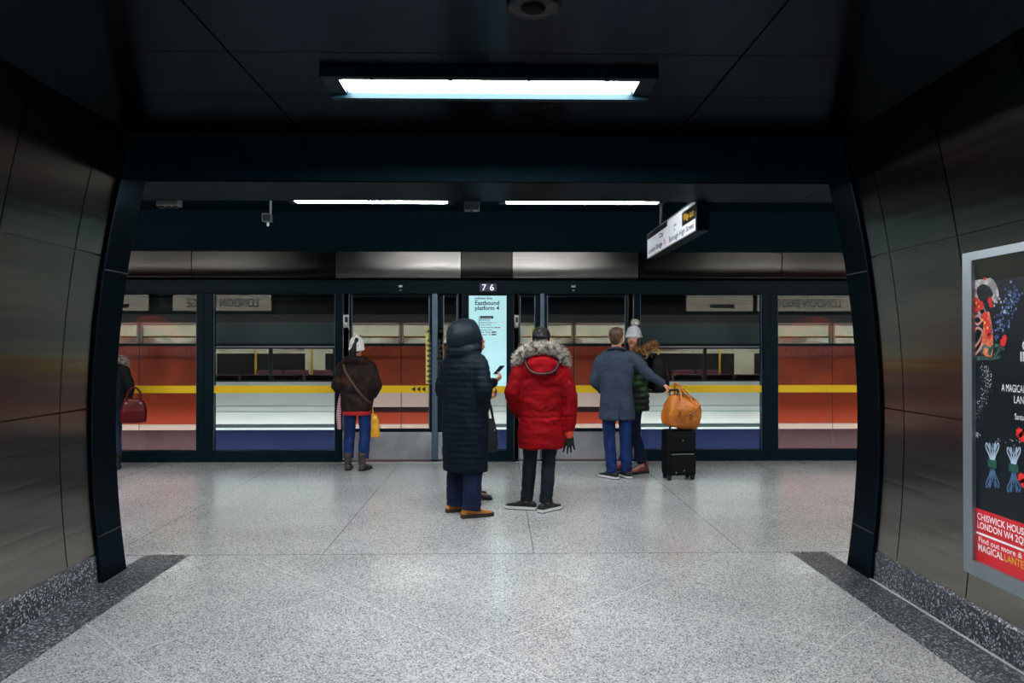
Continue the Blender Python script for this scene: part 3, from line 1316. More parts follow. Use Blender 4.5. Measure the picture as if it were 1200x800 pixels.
def layer(k):
    return PO + Vector((-.0008 * k, 0, 0))


_, zr = pt(1141, 594)
b = B()
quad(b, layer(0), PU, PV, 0, W, SZ0, zr)
obj('red_band', b, M('poster_red', '#d01f2c', .35, spec=.4), t)
b = B()
quad(b, layer(1), PU, PV, 0, W, pt(1141, 623.5)[1], pt(1141, 621)[1])
u, v = pt(1144.5, 607.5)
text(b, 'CHISWICK HOUSE & GARDENS', layer(1) + Vector((0, -u, v)), PU, PV, .034, bold=.012, width=.64)
u, v = pt(1144.5, 617.5)
text(b, 'LONDON W4 2QN', layer(1) + Vector((0, -u, v)), PU, PV, .034, bold=.012, width=.385)
u, v = pt(1146, 634)
text(b, 'Find out more & book at', layer(1) + Vector((0, -u, v)), PU, PV, .027, bold=.008, width=.50)
u, v = pt(1145.5, 644)
w = text(b, 'MAGICAL', layer(1) + Vector((0, -u, v)), PU, PV, .036, bold=.012, width=.20)
u2 = u
b2 = B()
text(b2, 'LANTERN', layer(1) + Vector((0, -u2 - .205, v)), PU, PV, .036, bold=.012, width=.205)
obj('gold_lettering', b2, GOLDINK, t)
u, v = pt(1174, 458)
text(b, 'A MAGICAL', layer(1) + Vector((0, -u, v)), PU, PV, .036, bold=.0, width=.17)
u, v = pt(1188, 472)
text(b, 'LANTERN', layer(1) + Vector((0, -u, v)), PU, PV, .036, bold=.0, width=.17)
u, v = pt(1189, 491)
text(b, 'Santander', layer(1) + Vector((0, -u, v)), PU, PV, .028, bold=.006, width=.12)
u, v = pt(1198, 410)
text(b, 'C', layer(1) + Vector((0, -u, v)), PU, PV, .045, bold=.015)
u, v = pt(1195.5, 423)
text(b, 'IN', layer(1) + Vector((0, -u, v)), PU, PV, .045, bold=.015)
obj('lettering', b, WHITEINK, t)


def blob(b, k, cx, cy, pts):
    poly(b, layer(k), PU, PV, [(cx + p[0], cy + p[1]) for p in pts])


def strip(b, k, pts, w0, w1):
    """tapering ribbon through photograph pixels"""
    P = catmull([Vector((*pt(*p), 0)) for p in pts], 6)
    n = len(P)
    lo, hi = [], []
    for i, p in enumerate(P):
        d = (P[min(i + 1, n - 1)] - P[max(i - 1, 0)]).normalized()
        nn = Vector((-d.y, d.x, 0)) * (w0 + (w1 - w0) * i / (n - 1)) / 2
        lo.append((p + nn).xy)
        hi.append((p - nn).xy)
    for i in range(n - 1):
        poly(b, layer(k), PU, PV, [lo[i], lo[i + 1], hi[i + 1], hi[i]])


def disc(b, k, px, py, r, n=12, star=0):
    u, v = pt(px, py)
    poly(b, layer(k), PU, PV, [(u + (r if not star or i % 2 == 0 else r * star) * math.cos(2 * PI * i / n), v + (r if not star or i % 2 == 0 else r * star) * math.sin(2 * PI * i / n)) for i in range(n)])


rnd = random.Random(3)
# lit lantern artwork: curved grey neck, orange body, red blossoms, dark scrolls, green leaves
b = B()
strip(b, 1, [(1152, 368), (1144, 352), (1142, 338), (1148, 329), (1156, 328), (1164, 334), (1168, 346), (1164, 352)], .055, .04)
strip(b, 1, [(1148, 356), (1152, 364), (1156, 372)], .045, .04)
obj('neck_artwork', b, M('art_pale_grey', '#8d8a8c', .5, vary=(30, '#c9c4c4', .45, .6)), t)
b = B()
strip(b, 1, [(1156, 366), (1158, 385), (1157, 405), (1154, 416)], .05, .12)
obj('body_artwork', b, M('art_orange', '#e58a52', .5, vary=(22, '#c8503a', .4, .6)), t)
b = B()
for px, py, r in ((1145, 354, .03), (1150, 358, .03), (1145, 362, .025), (1161, 352, .022), (1162, 357, .018), (1155, 371, .03), (1157, 380, .032), (1159, 388, .03), (1160, 394, .022), (1155, 326, .014), (1143, 340, .012), (1176, 401, .025), (1178, 396, .02), (1195, 507, .03), (1198, 512, .03), (1197, 560, .03), (1199, 566, .026)):
    disc(b, 2, px, py, r, 14, .72)
obj('red_blossoms', b, M('art_red', '#d8231f', .5), t)
b = B()
for px, py in ((1148, 359), (1145, 355), (1155, 378), (1158, 384), (1152, 375)):
    disc(b, 3, px, py, .008, 8)
obj('yellow_dots', b, M('art_yellow', '#e8b437', .5), t)
b = B()
for pts in ([(1142, 372), (1147, 370), (1151, 375), (1147, 380), (1143, 378)], [(1142, 390), (1146, 384), (1152, 388), (1150, 396)], [(1142, 408), (1148, 400), (1152, 392)], [(1143, 416), (1148, 410), (1152, 404)]):
    strip(b, 3, pts, .014, .012)
obj('scroll_artwork', b, M('art_pink_scroll', '#c98a86', .5), t)
b = B()
for pts in ([(1150, 414), (1154, 406), (1160, 408), (1158, 414)], [(1160, 416), (1164, 406), (1172, 405), (1170, 412)], [(1166, 418), (1172, 410), (1178, 408)], [(1142, 421), (1152, 419), (1164, 420), (1174, 417)]):
    strip(b, 3, pts, .022, .012)
obj('leaf_artwork', b, M('art_green', '#24463f', .5, vary=(40, '#5d7a70', .5, .62)), t)
b = B()
for i in range(150):
    f = rnd.random()
    px, py = 1166 + f * 26 + rnd.gauss(0, 5), 392 - f * 52 + rnd.gauss(0, 7)
    if px < 1199.5 and px > 1160:
        disc(b, 2, px, py, rnd.uniform(.002, .009), 6)
BS = obj('blue_sparks', b, M('art_blue', '#39538f', .5, vary=(60, '#9db0d8', .5, .6)), t)
b = B()
for i in range(170):
    f = rnd.random()
    px, py = 1148 + 10 * math.sin(f * 4 + .6) + rnd.gauss(0, 3), 428 + f * 75 + rnd.gauss(0, 3)
    if px > 1142:
        disc(b, 2, px, py, rnd.uniform(.001, .004), 5)
for px, py in ((1170, 346), (1172, 350), (1169, 354), (1166, 358), (1174, 354)):
    disc(b, 3, px, py, .010, 10, .5)
disc(b, 3, 1178, 365, .010, 10)
for i in range(14):
    disc(b, 2, 1141.5 + rnd.random() * 8, 507 + rnd.random() * 5, .006, 5)
for i in range(16):
    disc(b, 2, 1160 + rnd.random() * 36, 516 + rnd.gauss(0, 2), .003, 5)
WS = obj('white_sparks', b, M('art_white', '#c8ccd4', .5), t)
for nm, flip in (('tulip_lantern', 1), ('tulip_reflection', -1)):
    for cx, cy in ((1163, 541), (1188, 546)):
        b = B()
        for dx in (-6.5, -3.2, 0, 3.2, 6.5):
            s = 1 if flip == 1 else -1
            oy = cy if flip == 1 else cy + 8
            strip(b, 2, [(cx + dx * .25, oy), (cx + dx * .55, oy - s * 8), (cx + dx * 1.15, oy - s * 17), (cx + dx, oy - s * 22), (cx + dx * .5, oy - s * 14)], .010, .006)
        obj(nm, b, M('art_lantern_glow', '#a9c0d6', .5) if flip == 1 else M('art_lantern_dim', '#4a6a94', .5), t)
for cx, cy in ((1163, 541), (1188, 546)):
    b = B()
    u, v = pt(cx, cy)
    quad(b, layer(3), PU, PV, u - .035, u + .035, v - .03, v + .01)
    obj('lantern_base', b, M('art_teal', '#175048', .5), t)

BS['kind'] = 'stuff'
WS['kind'] = 'stuff'
# edge of a blue poster on the left wall
PXL = -2.66
yl = 4.022
t = thing('poster', 'framed blue poster on the left steel wall, cut by the picture edge', 'poster', (PXL, yl - 1.22, 0))
b = B()
poster_frame(t, -1, 1.22, .40, 2.115, .012)
b = B()
box(b, -.03, -.022, .012, 1.208, .41, 2.10)
obj('sheet', b, M('poster_blue', '#0f5a86', .4), t)
# ================================================================== PEOPLE
SKIN = M('skin_light', '#c98f74', .5, 0, .4, bump=(60, .05, .002))
SKIN_D = M('skin_tan', '#a86f52', .5, 0, .4, bump=(60, .05, .002))
HAIRBLK = M('hair_black', '#060607', .45, 0, .3, bump=(90, .5, .004), stretch=(1, 1, .15))
HAIRBRN = M('hair_brown', '#3a2317', .4, 0, .5, vary=(35, '#6b4632', .45, .75), bump=(90, .5, .004), stretch=(1, 1, .2))
EYEW = M('eye_white', '#e4e0dc', .25)
IRIS = M('iris_dark', '#1d1512', .2)
LIPS = M('lips', '#9a4540', .4)
RUBBERW = M('white_sole', '#cfd3d4', .6)
RUBBERB = M('black_sole', '#0c1013', .7)


def nz(p, s, seed=0.0):
    return noise.noise(Vector((p[0] * s + seed, p[1] * s + seed * .7, p[2] * s - seed)))


def hand_shape(b, wrist, d, palm, curl=.35, spread=.06, k=1.0, thumb_side=None):
    """palm, four jointed fingers and a thumb; d along the hand, palm = direction the palm faces"""
    d = Vector(d).normalized()
    palm = Vector(palm)
    palm = (palm - d * palm.dot(d)).normalized()
    s = Vector(thumb_side)
    s = (s - d * s.dot(d) - palm * s.dot(palm))
    s = s.normalized() if s.length > 1e-4 else d.cross(palm)
    w = Vector(wrist)
    knuckle = w + d * .088 * k
    tube(b, [w - d * .01, w + d * .03 * k, w + d * .065 * k, knuckle], [.026 * k, .036 * k, .041 * k, .039 * k], 14, 3, flat=.40, up=palm)
    L3 = [(.041, .026, .021), (.045, .029, .022), (.042, .027, .021), (.033, .021, .018)]
    for i in range(4):
        off = (.028 - .0185 * i)
        base = w + d * (.082 - abs(i - 1.2) * .004) * k + s * off * k
        ang = (1.5 - i) * spread
        dd = (d + s * ang).normalized()
        P = [base - dd * .015 * k]
        q = base
        a = 0
        rad = [.0098 * k, .0098 * k]
        P.append(q)
        for j, ln_ in enumerate(L3[i]):
            a += curl * (.8 if j == 0 else 1.0)
            q = q + (dd * math.cos(a) + palm * math.sin(a)) * ln_ * k
            P.append(q)
            rad.append((.0092 - .0009 * j) * k)
        tube(b, P, rad, 8, 2)
    q = w + d * .022 * k + s * .024 * k
    d1 = (d * .70 + s * .75 + palm * .25).normalized()
    d2 = (d * .92 + s * .38 + palm * .35).normalized()
    tube(b, [q - d1 * .01, q + d1 * .035 * k, q + d1 * .035 * k + d2 * .030 * k, q + d1 * .035 * k + d2 * .055 * k], [.014 * k, .0125 * k, .011 * k, .009 * k], 8, 2)


class Person:
    def __init__(self, label, loc, rz, sc, arms, legs=None, head=(0, 0), skin=None, hands=None, bulk=1.0):
        """arms: {'L': (shoulder, elbow, wrist), 'R': ...}; local axes: x to the person's right, y forwards, z up"""
        self.root = thing('person', label, 'person', loc, rz, sc=sc)
        self.arms = {}
        sh = {'L': Vector((-.175, 0, 1.415)), 'R': Vector((.175, 0, 1.415))}
        for k in 'LR':
            e, w = arms[k]
            self.arms[k] = (sh[k], Vector(e), Vector(w))
        self.legs = legs or {'L': ((-.095, 0, .90), (-.10, .03, .49), (-.105, -.02, .085)), 'R': ((.095, 0, .90), (.10, .03, .49), (.105, -.02, .085))}
        self.legs = {k: [Vector(p) for p in v] for k, v in self.legs.items()}
        self.skin = skin or SKIN
        self.hd = Matrix.Translation((0, 0, 1.50)) @ Euler((head[1], 0, head[0])).to_matrix().to_4x4() @ Matrix.Translation((0, 0, -1.50))
        b = B()
        loft(b, [sup(0, 0, z, rx * bulk, ry * bulk, 2.3) for z, rx, ry in ((.84, .12, .085), (.92, .155, .105), (1.08, .13, .095), (1.22, .145, .105), (1.34, .165, .105), (1.42, .15, .085), (1.465, .085, .065), (1.48, .05, .05))])
        for k in 'LR':
            h, kn, an = self.legs[k]
            tube(b, [h + Vector((0, 0, .03)), h.lerp(kn, .5) + Vector((0, .01, 0)), kn, kn.lerp(an, .35) + Vector((0, -.02, 0)), an], [.082, .07, .052, .052, .038], 14, 4)
            f = self.foot_dir(k)
            tube(b, [an + Vector((0, 0, -.02)), Vector((an.x, an.y, .045)) + f * .06, Vector((an.x, an.y, .03)) + f * .14], [.038, .034, .025], 12, 3)
            s, e, w = self.arms[k]
            tube(b, [s + Vector((-.03 if s.x > 0 else .03, 0, -.02)), s.lerp(e, .3), s.lerp(e, .6), e, e.lerp(w, .35), w], [.040, .042, .040, .035, .036, .026], 12, 4)
            d = (w - e).normalized()
            hp = (hands or {}).get(k, {})
            dd = Vector(hp.get('d', d))
            pal = hp.get('palm', (1 if k == 'L' else -1, 0, 0))
            self.hand_args = getattr(self, 'hand_args', {})
            self.hand_args[k] = (w - d * .0, dd, pal, hp.get('curl', .35), hp.get('spread', .05), hp.get('thumb', (0, 1, 0)))
            a = self.hand_args[k]
            hand_shape(b, a[0], a[1], a[2], a[3], a[4], 1.0, a[5])
        # neck and head
        hb = B()
        tube(hb, [(0, -.015, 1.43), (0, -.012, 1.49), (0, .002, 1.56)], [.062, .056, .056], 16, 3)
        ell(hb, (0, -.004, 1.652), (.076, .096, .098))
        ell(hb, (0, .035, 1.592), (.058, .062, .068))
        ell(hb, (0, .070, 1.548), (.026, .024, .022))           # chin
        tube(hb, [(0, .085, 1.655), (0, .100, 1.632), (0, .108, 1.615), (0, .092, 1.606)], [.010, .011, .0145, .010], 10, 3)
        for sx in (-1, 1):
            ell(hb, (sx * .034, .070, 1.598), (.025, .025, .030))   # cheek
            ell(hb, (sx * .030, .079, 1.668), (.028, .014, .010))   # brow
            ell(hb, (sx * .013, .099, 1.612), (.009, .009, .008))   # nostril wing
            ell(hb, (sx * .078, -.004, 1.625), (.012, .022, .034), Euler((0, sx * .25, sx * .35)))
        merge(b, hb, self.hd)
        self.body = obj('body', fuse(b, .0065, 2), self.skin, self.root, True)
        for sx in (-1, 1):
            e_ = B()
            ell(e_, (sx * .031, .0805, 1.645), (.0145, .0105, .0085), n=12)
            self._h('eye', e_, EYEW)
            e_ = B()
            ell(e_, (sx * .031, .0895, 1.645), (.0060, .0030, .0065), n=10)
            self._h('iris', e_, IRIS)
            e_ = B()
            tube(e_, [(sx * .014, .094, 1.668), (sx * .032, .093, 1.674), (sx * .050, .082, 1.667)], [.003, .0045, .002], 8, 3)
            self._h('eyebrow', e_, HAIRBLK)
        e_ = B()
        tube(e_, [(-.024, .086, 1.581), (0, .0955, 1.585), (.024, .086, 1.581)], [.003, .0062, .003], 8, 3)
        tube(e_, [(-.020, .086, 1.577), (0, .0945, 1.573), (.020, .086, 1.577)], [.003, .0062, .003], 8, 3)
        self._h('lips', e_, LIPS)

    feet = {'L': .12, 'R': -.12}

    def foot_dir(self, k):
        a = self.feet[k]
        return Vector((-math.sin(a), math.cos(a), 0))

    def _h(self, name, b, m, smooth=True, par=None):
        bmesh.ops.transform(b, matrix=self.hd, verts=b.verts[:])
        return obj(name, b, m, par or self.root, smooth)

    def coat(self, name, m, rings, sleeve, voxel=.011, disp=None, extra=None, smooth=4, hem_open=None):
        b = B()
        loft(b, [sup(*r) for r in rings])
        for k in 'LR':
            s, e, w = self.arms[k]
            d = (w - e).normalized()
            inn = Vector((.06 if k == 'L' else -.06, 0, .005))
            tube(b, [s + inn, s.lerp(e, .18), s.lerp(e, .6), e, e.lerp(w, .5), w - d * .015], [sleeve[0]] * 2 + [sleeve[0] * .95, sleeve[1], sleeve[1] * .95, sleeve[2]], 16, 4)
        if extra:
            extra(b)
        return obj(name, fuse(b, voxel, smooth, disp), m, self.root, True)

    def trousers(self, m, thigh=.095, knee=.068, hem=.060, top=.98, name='trousers', amt=.006, zhem=.075):
        b = B()
        loft(b, [sup(0, 0, z, rx, ry, 2.3) for z, rx, ry in ((.80, .14, .10), (.86, .175, .125), (.93, .175, .125), (top, .155, .11))])
        for k in 'LR':
            h, kn, an = self.legs[k]
            a2 = Vector((an.x, an.y, zhem))
            tube(b, [h, h.lerp(kn, .5) + Vector((0, .005, 0)), kn, kn.lerp(an, .4) + Vector((0, -.018, 0)), a2 + (kn - an).normalized() * .05, a2], [thigh, thigh * .88, knee, knee * .98, hem, hem * 1.04], 16, 4, round_ends=False)

        def dsp(p):
            low = max(0, 1 - abs(p.z - .16) / .16)
            kn_ = max(0, 1 - abs(p.z - .50) / .14)
            return amt * nz((p.x * .6, p.y * .6, p.z), 16) * 1.0 + (low + kn_ * .7) * .006 * math.sin(p.z * 95 + 5 * nz(p, 6)) * (0.4 + nz(p, 9, 3))
        return obj(name, fuse(b, .010, 2, dsp), m, self.root, True)

    def shoes(self, m, sole, boot=0.0, name='shoe', ln=1.0, laces=None, toe=None, sole_h=.028, tongue=None):
        for k in 'LR':
            an = self.legs[k][2]
            f = self.foot_dir(k)
            ang = math.atan2(-f.x, f.y)
            mt = Matrix.Translation((an.x, an.y, 0)) @ Matrix.Rotation(ang, 4, 'Z')
            b = B()
            secs = [(-.082, .028, .060), (-.070, .036, .078), (-.03, .039, .092), (.02, .040, .094), (.06, .042, .080), (.10, .047, .062), (.14, .048, .052), (.172, .040, .044), (.192, .022, .034)]
            rings = []
            for y, hw, h in secs:
                y *= ln
                rings.append([Vector((hw * math.copysign(abs(math.cos(a)) ** .75, math.cos(a)), y, .016 + (h - .016) * (.5 + .5 * math.copysign(abs(math.sin(a)) ** .8, math.sin(a))))) for a in [2 * PI * q / 18 for q in range(18)]])
            loft(b, rings)
            if boot:
                tube(b, [(0, -.028, .07), (0, -.03, .14), (0, -.03, boot)], [.044, .05, .056], 16, 3, round_ends=False)
                sh = fuse(b, .008, 3, lambda p: .004 * math.sin(p.z * 70 + 3 * nz(p, 12)) * (p.z > .1))
                bmesh_b = B()
                bmesh_b.from_mesh(sh)
                bpy.data.meshes.remove(sh)
                b = bmesh_b
            merge2 = b
            bmesh.ops.transform(merge2, matrix=mt, verts=merge2.verts[:])
            o = obj(name, merge2, m, self.root, True)
            b = B()
            out = [(-.088, .018), (-.080, .033), (-.05, .040), (0, .041), (.05, .042), (.10, .050), (.14, .051), (.175, .043), (.196, .022), (.200, .0)]
            pl = [(hw, y * ln) for y, hw in out] + [(-hw, y * ln) for y, hw in reversed(out[:-1])]
            prism(b, pl, (0, 0, 0), (1, 0, 0), (0, 1, 0), (0, 0, sole_h))
            bmesh.ops.transform(b, matrix=mt, verts=b.verts[:])
            obj('sole', b, sole, o)
            b = B()
            pl2 = [(x * 1.01, y * 1.005) for x, y in pl]
            prism(b, pl2, (0, 0, 0), (1, 0, 0), (0, 1, 0), (0, 0, .008))
            bmesh.ops.transform(b, matrix=mt, verts=b.verts[:])
            obj('outsole', b, RUBBERB, o)
            if laces:
                b = B()
                for i in range(4):
                    y = .025 + i * .02
                    z = .098 - i * .008
                    tube(b, [(-.026, y * ln, z - .010), (0, y * ln + .004, z), (.026, y * ln, z - .010)], .0032, 6, 3)
                bmesh.ops.transform(b, matrix=mt, verts=b.verts[:])
                obj('laces', b, laces, o, True)
            if tongue:
                b = B()
                tube(b, [(0, -.05, .09), (0, -.035, .125), (0, .0, .13)], [.036, .044, .030], 12, 3)
                bmesh.ops.transform(b, matrix=mt, verts=b.verts[:])
                obj('collar', b, tongue, o, True)

    def hair(self, m, mode='short', par=None):
        b = B()
        if mode == 'short':
            ell(b, (0, -.016, 1.668), (.083, .094, .092), n=28)
            ell(b, (0, -.055, 1.620), (.066, .050, .070), n=20)
            ell(b, (.01, .035, 1.728), (.060, .055, .028), n=16)
            for sx in (-1, 1):
                ell(b, (sx * .070, .012, 1.655), (.012, .025, .04))
            me = fuse(b, .007, 2, lambda p: .006 * nz((p.x, p.y, p.z * .4), 55))
        elif mode == 'crop':
            ell(b, (0, -.014, 1.666), (.084, .102, .099), n=28)
            ell(b, (0, -.060, 1.615), (.066, .048, .06), n=20)
            me = fuse(b, .007, 2, lambda p: .008 * nz(p, 40))
        else:       # long, falling beside the face and down the back
            ell(b, (0, -.018, 1.66), (.086, .095, .098), n=28)
            for sx in (-1, 1):
                tube(b, [(sx * .070, .01, 1.68), (sx * .083, .020, 1.60), (sx * .080, .030, 1.50), (sx * .075, .055, 1.42)], [.025, .030, .030, .018], 12, 4)
            tube(b, [(0, -.07, 1.68), (0, -.095, 1.56), (0, -.09, 1.45)], [.07, .07, .05], 14, 4)
            me = fuse(b, .008, 2, lambda p: .005 * nz((p.x, p.y, p.z * .2), 70))
        bb = B()
        bb.from_mesh(me)
        bpy.data.meshes.remove(me)
        return self._h('hair', bb, m)


def fur(path, rad, m, par, n=2600, ln=.045, seed=1, core=None, name='fur_trim', jitter=.6):
    """a ruff: soft core with thousands of fine tapering hairs"""
    r = random.Random(seed)
    P = catmull(path, 8)
    b = B()
    tube(b, path, rad * .8, 12, 6)
    for i in range(n):
        t = r.random() * (len(P) - 1.001)
        k = int(t)
        c = P[k].lerp(P[k + 1], t - k)
        tan = (P[k + 1] - P[k]).normalized()
        v = Vector((r.gauss(0, 1), r.gauss(0, 1), r.gauss(0, 1)))
        v = (v - tan * v.dot(tan))
        if v.length < 1e-3:
            continue
        v.normalize()
        root = c + v * rad * .72
        d = (v + Vector((r.gauss(0, 1), r.gauss(0, 1), r.gauss(0, 1))) * jitter * .6 + tan * r.gauss(0, .3)).normalized()
        l_ = ln * r.uniform(.5, 1.15)
        side = d.cross(Vector((r.gauss(0, 1), r.gauss(0, 1), r.gauss(0, 1)))).normalized() * .0022
        mid = root + d * l_ * .55 + Vector((0, 0, -.1 * l_))
        tip = root + d * l_ + Vector((r.gauss(0, .004), r.gauss(0, .004), -.006))
        a, c2, e, f = (bm_v for bm_v in (b.verts.new(root + side), b.verts.new(root - side), b.verts.new(mid - side * .7), b.verts.new(mid + side * .7)))
        g = b.verts.new(tip)
        b.faces.new((a, c2, e, f))
        b.faces.new((f, e, g))
    return obj(name, b, m, par)


DENIM = M('blue_denim', '#15336e', .75, 0, .2, vary=(14, '#0b1c42', .35, .7), bump=(350, .15, .001), stretch=(1, 1, .4))
DENIM_DK = M('dark_denim', '#0e1d3a', .8, 0, .2, vary=(12, '#081428', .35, .7), bump=(350, .15, .001), stretch=(1, 1, .4))
DENIM_BK = M('black_denim', '#141e28', .8, 0, .2, vary=(12, '#0c141b', .35, .7), bump=(350, .15, .001), stretch=(1, 1, .4))

# ---------------------------------------------------- the tall hooded one in the long navy coat
p = at(545, 601, 7.05)
Person.feet = {'L': -.45, 'R': -.45}
P2 = Person('person in long navy hooded padded coat, blue trousers and tan shoes, back turned', (p.x, 7.05, 0), R(-42), 1.03,
            {'L': ((-.265, -.03, 1.13), (-.165, .05, .945)), 'R': ((.265, -.03, 1.13), (.165, .05, .945))}, head=(-.25, .12),
            legs={'L': ((-.10, 0, .90), (-.125, .03, .49), (-.145, .02, .085)), 'R': ((.10, 0, .90), (.115, .02, .49), (.125, -.05, .085))})
NAVYCOAT = M('navy_padded_nylon', '#03101b', .6, 0, .12, bump=(25, .35, .01))


def quilt(p):
    s = math.sin(p.z * 2 * PI / .105 + .6 * nz(p, 3))
    return .006 * (abs(s) ** .6 - .6) + .007 * nz(p, 9) + .004 * nz(p, 22)


def collar2(b):
    tube(b, [(-.09, .03, 1.45), (-.10, -.06, 1.47), (0, -.11, 1.475), (.10, -.06, 1.47), (.09, .03, 1.45)], [.05, .06, .065, .06, .05], 14, 4)


c2 = P2.coat('coat', NAVYCOAT, [(0, -.0, .40, .225, .165), (0, 0, .55, .228, .17), (0, 0, .80, .228, .172), (0, 0, 1.0, .222, .165), (0, 0, 1.2, .222, .162), (0, -.005, 1.34, .222, .155), (0, -.01, 1.42, .195, .135), (0, -.015, 1.475, .135, .115), (0, -.015, 1.51, .09, .085)], (.078, .072, .062), disp=quilt, extra=collar2)
# hood up: an open bowl around the head
b = B()
rings = []
for y, rx, rz in ((-.150, .02, .02), (-.148, .06, .07), (-.125, .098, .115), (-.085, .122, .142), (-.03, .132, .155), (.03, .133, .158), (.08, .126, .152), (.115, .115, .143), (.125, .100, .128), (.11, .092, .118), (.06, .098, .125), (0, .10, .125), (-.06, .09, .11), (-.10, .05, .06)):
    rings.append([Vector((rx * math.cos(a), y + .012 * math.sin(a), 1.635 + rz * math.sin(a) + (-.018 if math.sin(a) < 0 else 0))) for a in [2 * PI * q / 32 for q in range(32)]])
loft(b, rings)
for v in b.verts:
    v.co += (v.co - Vector((0, 0, 1.63))).normalized() * (.012 * nz(v.co, 9) + .006 * nz(v.co, 22))
    if v.co.y > 0:
        v.co.y -= .22 * (v.co.z - 1.63)
    if v.co.z > 1.70:
        v.co.z = 1.70 + (v.co.z - 1.70) * .88
tube(b, [(-.10, .05, 1.505), (-.11, -.04, 1.50), (0, -.105, 1.50), (.11, -.04, 1.50), (.10, .05, 1.505)], .050, 12, 4)
hd2 = P2._h('hood', b, M('navy_hood_nylon', '#05121d', .55, 0, .2, bump=(16, .6, .015)), True, c2)
b = B()
tube(b, [(.0, -.152, 1.60), (0, -.128, 1.725), (0, -.04, 1.772), (0, .03, 1.770), (0, .06, 1.762)], .0035, 6, 4)
P2._h('seam', b, M('seam_grey', '#2b3a48', .4), True, hd2)
P2.hair(HAIRBLK, 'crop')
P2.trousers(M('navy_chinos', '#0d1c3a', .8, 0, .2, vary=(10, '#081228', .35, .7)), .105, .085, .085, zhem=.06)
TAN = M('tan_suede', '#b0763a', .7, 0, .2, vary=(20, '#8f5c2a', .4, .7))
P2.shoes(TAN, M('dark_brown_sole', '#2a1a12', .7), ln=1.08, laces=M('tan_laces', '#c79a5e', .7), sole_h=.034)

# ---------------------------------------------------- the companion mostly behind, looking at a phone
p = at(556, 580, 7.86)
Person.feet = {'L': -.3, 'R': -.5}
P3 = Person('person in black coat half hidden behind the hooded navy coat, holding up a phone', (p.x - .02, 7.86, 0), R(-72), .985,
            {'L': ((-.25, .05, 1.13), (-.12, .19, 1.04)), 'R': ((.24, .02, 1.14), (.12, .20, 1.22))}, head=(.12, -.22), skin=SKIN_D,
            hands={'R': {'d': (-.15, .8, .55), 'palm': (-.6, -.3, .6), 'curl': .75, 'thumb': (-1, .2, .4)}, 'L': {'d': (.2, .9, .3), 'palm': (.5, 0, .8), 'curl': .6, 'thumb': (0, 0, 1)}})
BLKCOAT = M('black_wool', '#070b0f', .8, 0, .1, bump=(120, .3, .003))
c3 = P3.coat('coat', BLKCOAT, [(0, 0, .52, .25, .19), (0, 0, .7, .24, .18), (0, 0, .95, .215, .155), (0, 0, 1.15, .20, .14), (0, -.005, 1.34, .20, .13), (0, -.01, 1.42, .16, .105), (0, -.01, 1.48, .085, .08)], (.066, .058, .050), disp=lambda q: .008 * nz((q.x, q.y, q.z * .4), 9) + .010 * math.sin(math.atan2(q.y, q.x) * 11) * max(0, .95 - q.z))
P3.hair(HAIRBLK, 'long')
P3.trousers(M('black_trousers', '#10161c', .8), .09, .062, .052)
P3.shoes(M('black_leather', '#0d1012', .35), RUBBERB, sole_h=.022)
# satchel of dark cloth hanging at the companion's side
p = at(577, 520, 7.62)
t = thing('shoulder_bag', 'black cloth shoulder bag hanging beside the long navy coat', 'bag', (p.x - .04, 7.70, .49), R(12))
b = B()
loft(b, [sup(0, 0, z, rx, ry, 3.2) for z, rx, ry in ((0, .085, .045), (.02, .10, .055), (.16, .095, .055), (.28, .075, .045), (.34, .06, .03))])
obj('bag_body', fuse(b, .009, 2, lambda q: .012 * nz(q, 13)), M('black_canvas', '#11181d', .7), t, True)
for y in (-.025, .025):
    b = B()
    tube(b, [(-.05, y, .32), (-.045, y, .48), (-.03, y, .60), (.02, y, .48), (.05, y, .32)], .008, 8, 5)
    obj('strap', b, BLACKPL, t, True)
for x in (-.03, .045):
    b = B()
    box(b, x, x + .012, -.062, -.052, .22, .24, .003)
    obj('buckle', b, ALU, t)
# phone
RM = P3.root.matrix_basis
w, dd = P3.hand_args['R'][0], Vector(P3.hand_args['R'][1]).normalized()
ph = Matrix.Translation(P3.root.location) @ Matrix.Rotation(R(-72), 4, 'Z') @ Matrix.Scale(.985, 4)
pp = ph @ (w + dd * .12 + Vector((-.045, -.02, .055)))
t = thing('phone', 'white phone held up in front of the glowing platform sign', 'phone', pp, R(-72))
b = B()
box(b, -.037, .037, -.005, .005, -.075, .075, .004)
bmesh.ops.rotate(b, verts=b.verts[:], cent=(0, 0, 0), matrix=Euler((-.9, 0, .5)).to_matrix())
obj('phone_case', b, M('phone_white', '#c4d6e6', .3), t)
b = B()
box(b, -.033, .033, -.0062, -.0045, -.068, .068)
bmesh.ops.rotate(b, verts=b.verts[:], cent=(0, 0, 0), matrix=Euler((-.9, 0, .5)).to_matrix())
obj('phone_screen', b, M('phone_screen', '#0b1420', .2), t)

# ---------------------------------------------------- red parka
p = at(634, 598, 7.2)
Person.feet = {'L': 1.25, 'R': -.75}
P4 = Person('person in red parka with grey fur hood, black cap and one dark glove, back turned', (p.x, 7.2, 0), R(0), 1.0,
            {'L': ((-.275, -.03, 1.13), (-.215, .09, .92)), 'R': ((.275, -.02, 1.09), (.27, .0, .775))}, head=(0, .05),
            legs={'L': ((-.095, 0, .90), (-.105, .03, .49), (-.135, .05, .085)), 'R': ((.095, 0, .90), (.075, .01, .49), (.045, -.045, .085))},
            hands={'R': {'d': (.02, .05, -1), 'palm': (0, 1, .05), 'curl': .12, 'spread': .16, 'thumb': (-1, .2, 0)}, 'L': {'curl': .5}})
REDP = M('red_parka_cloth', '#86060f', .7, 0, .08, bump=(18, .7, .016), vary=(5, '#6d060e', .35, .7))


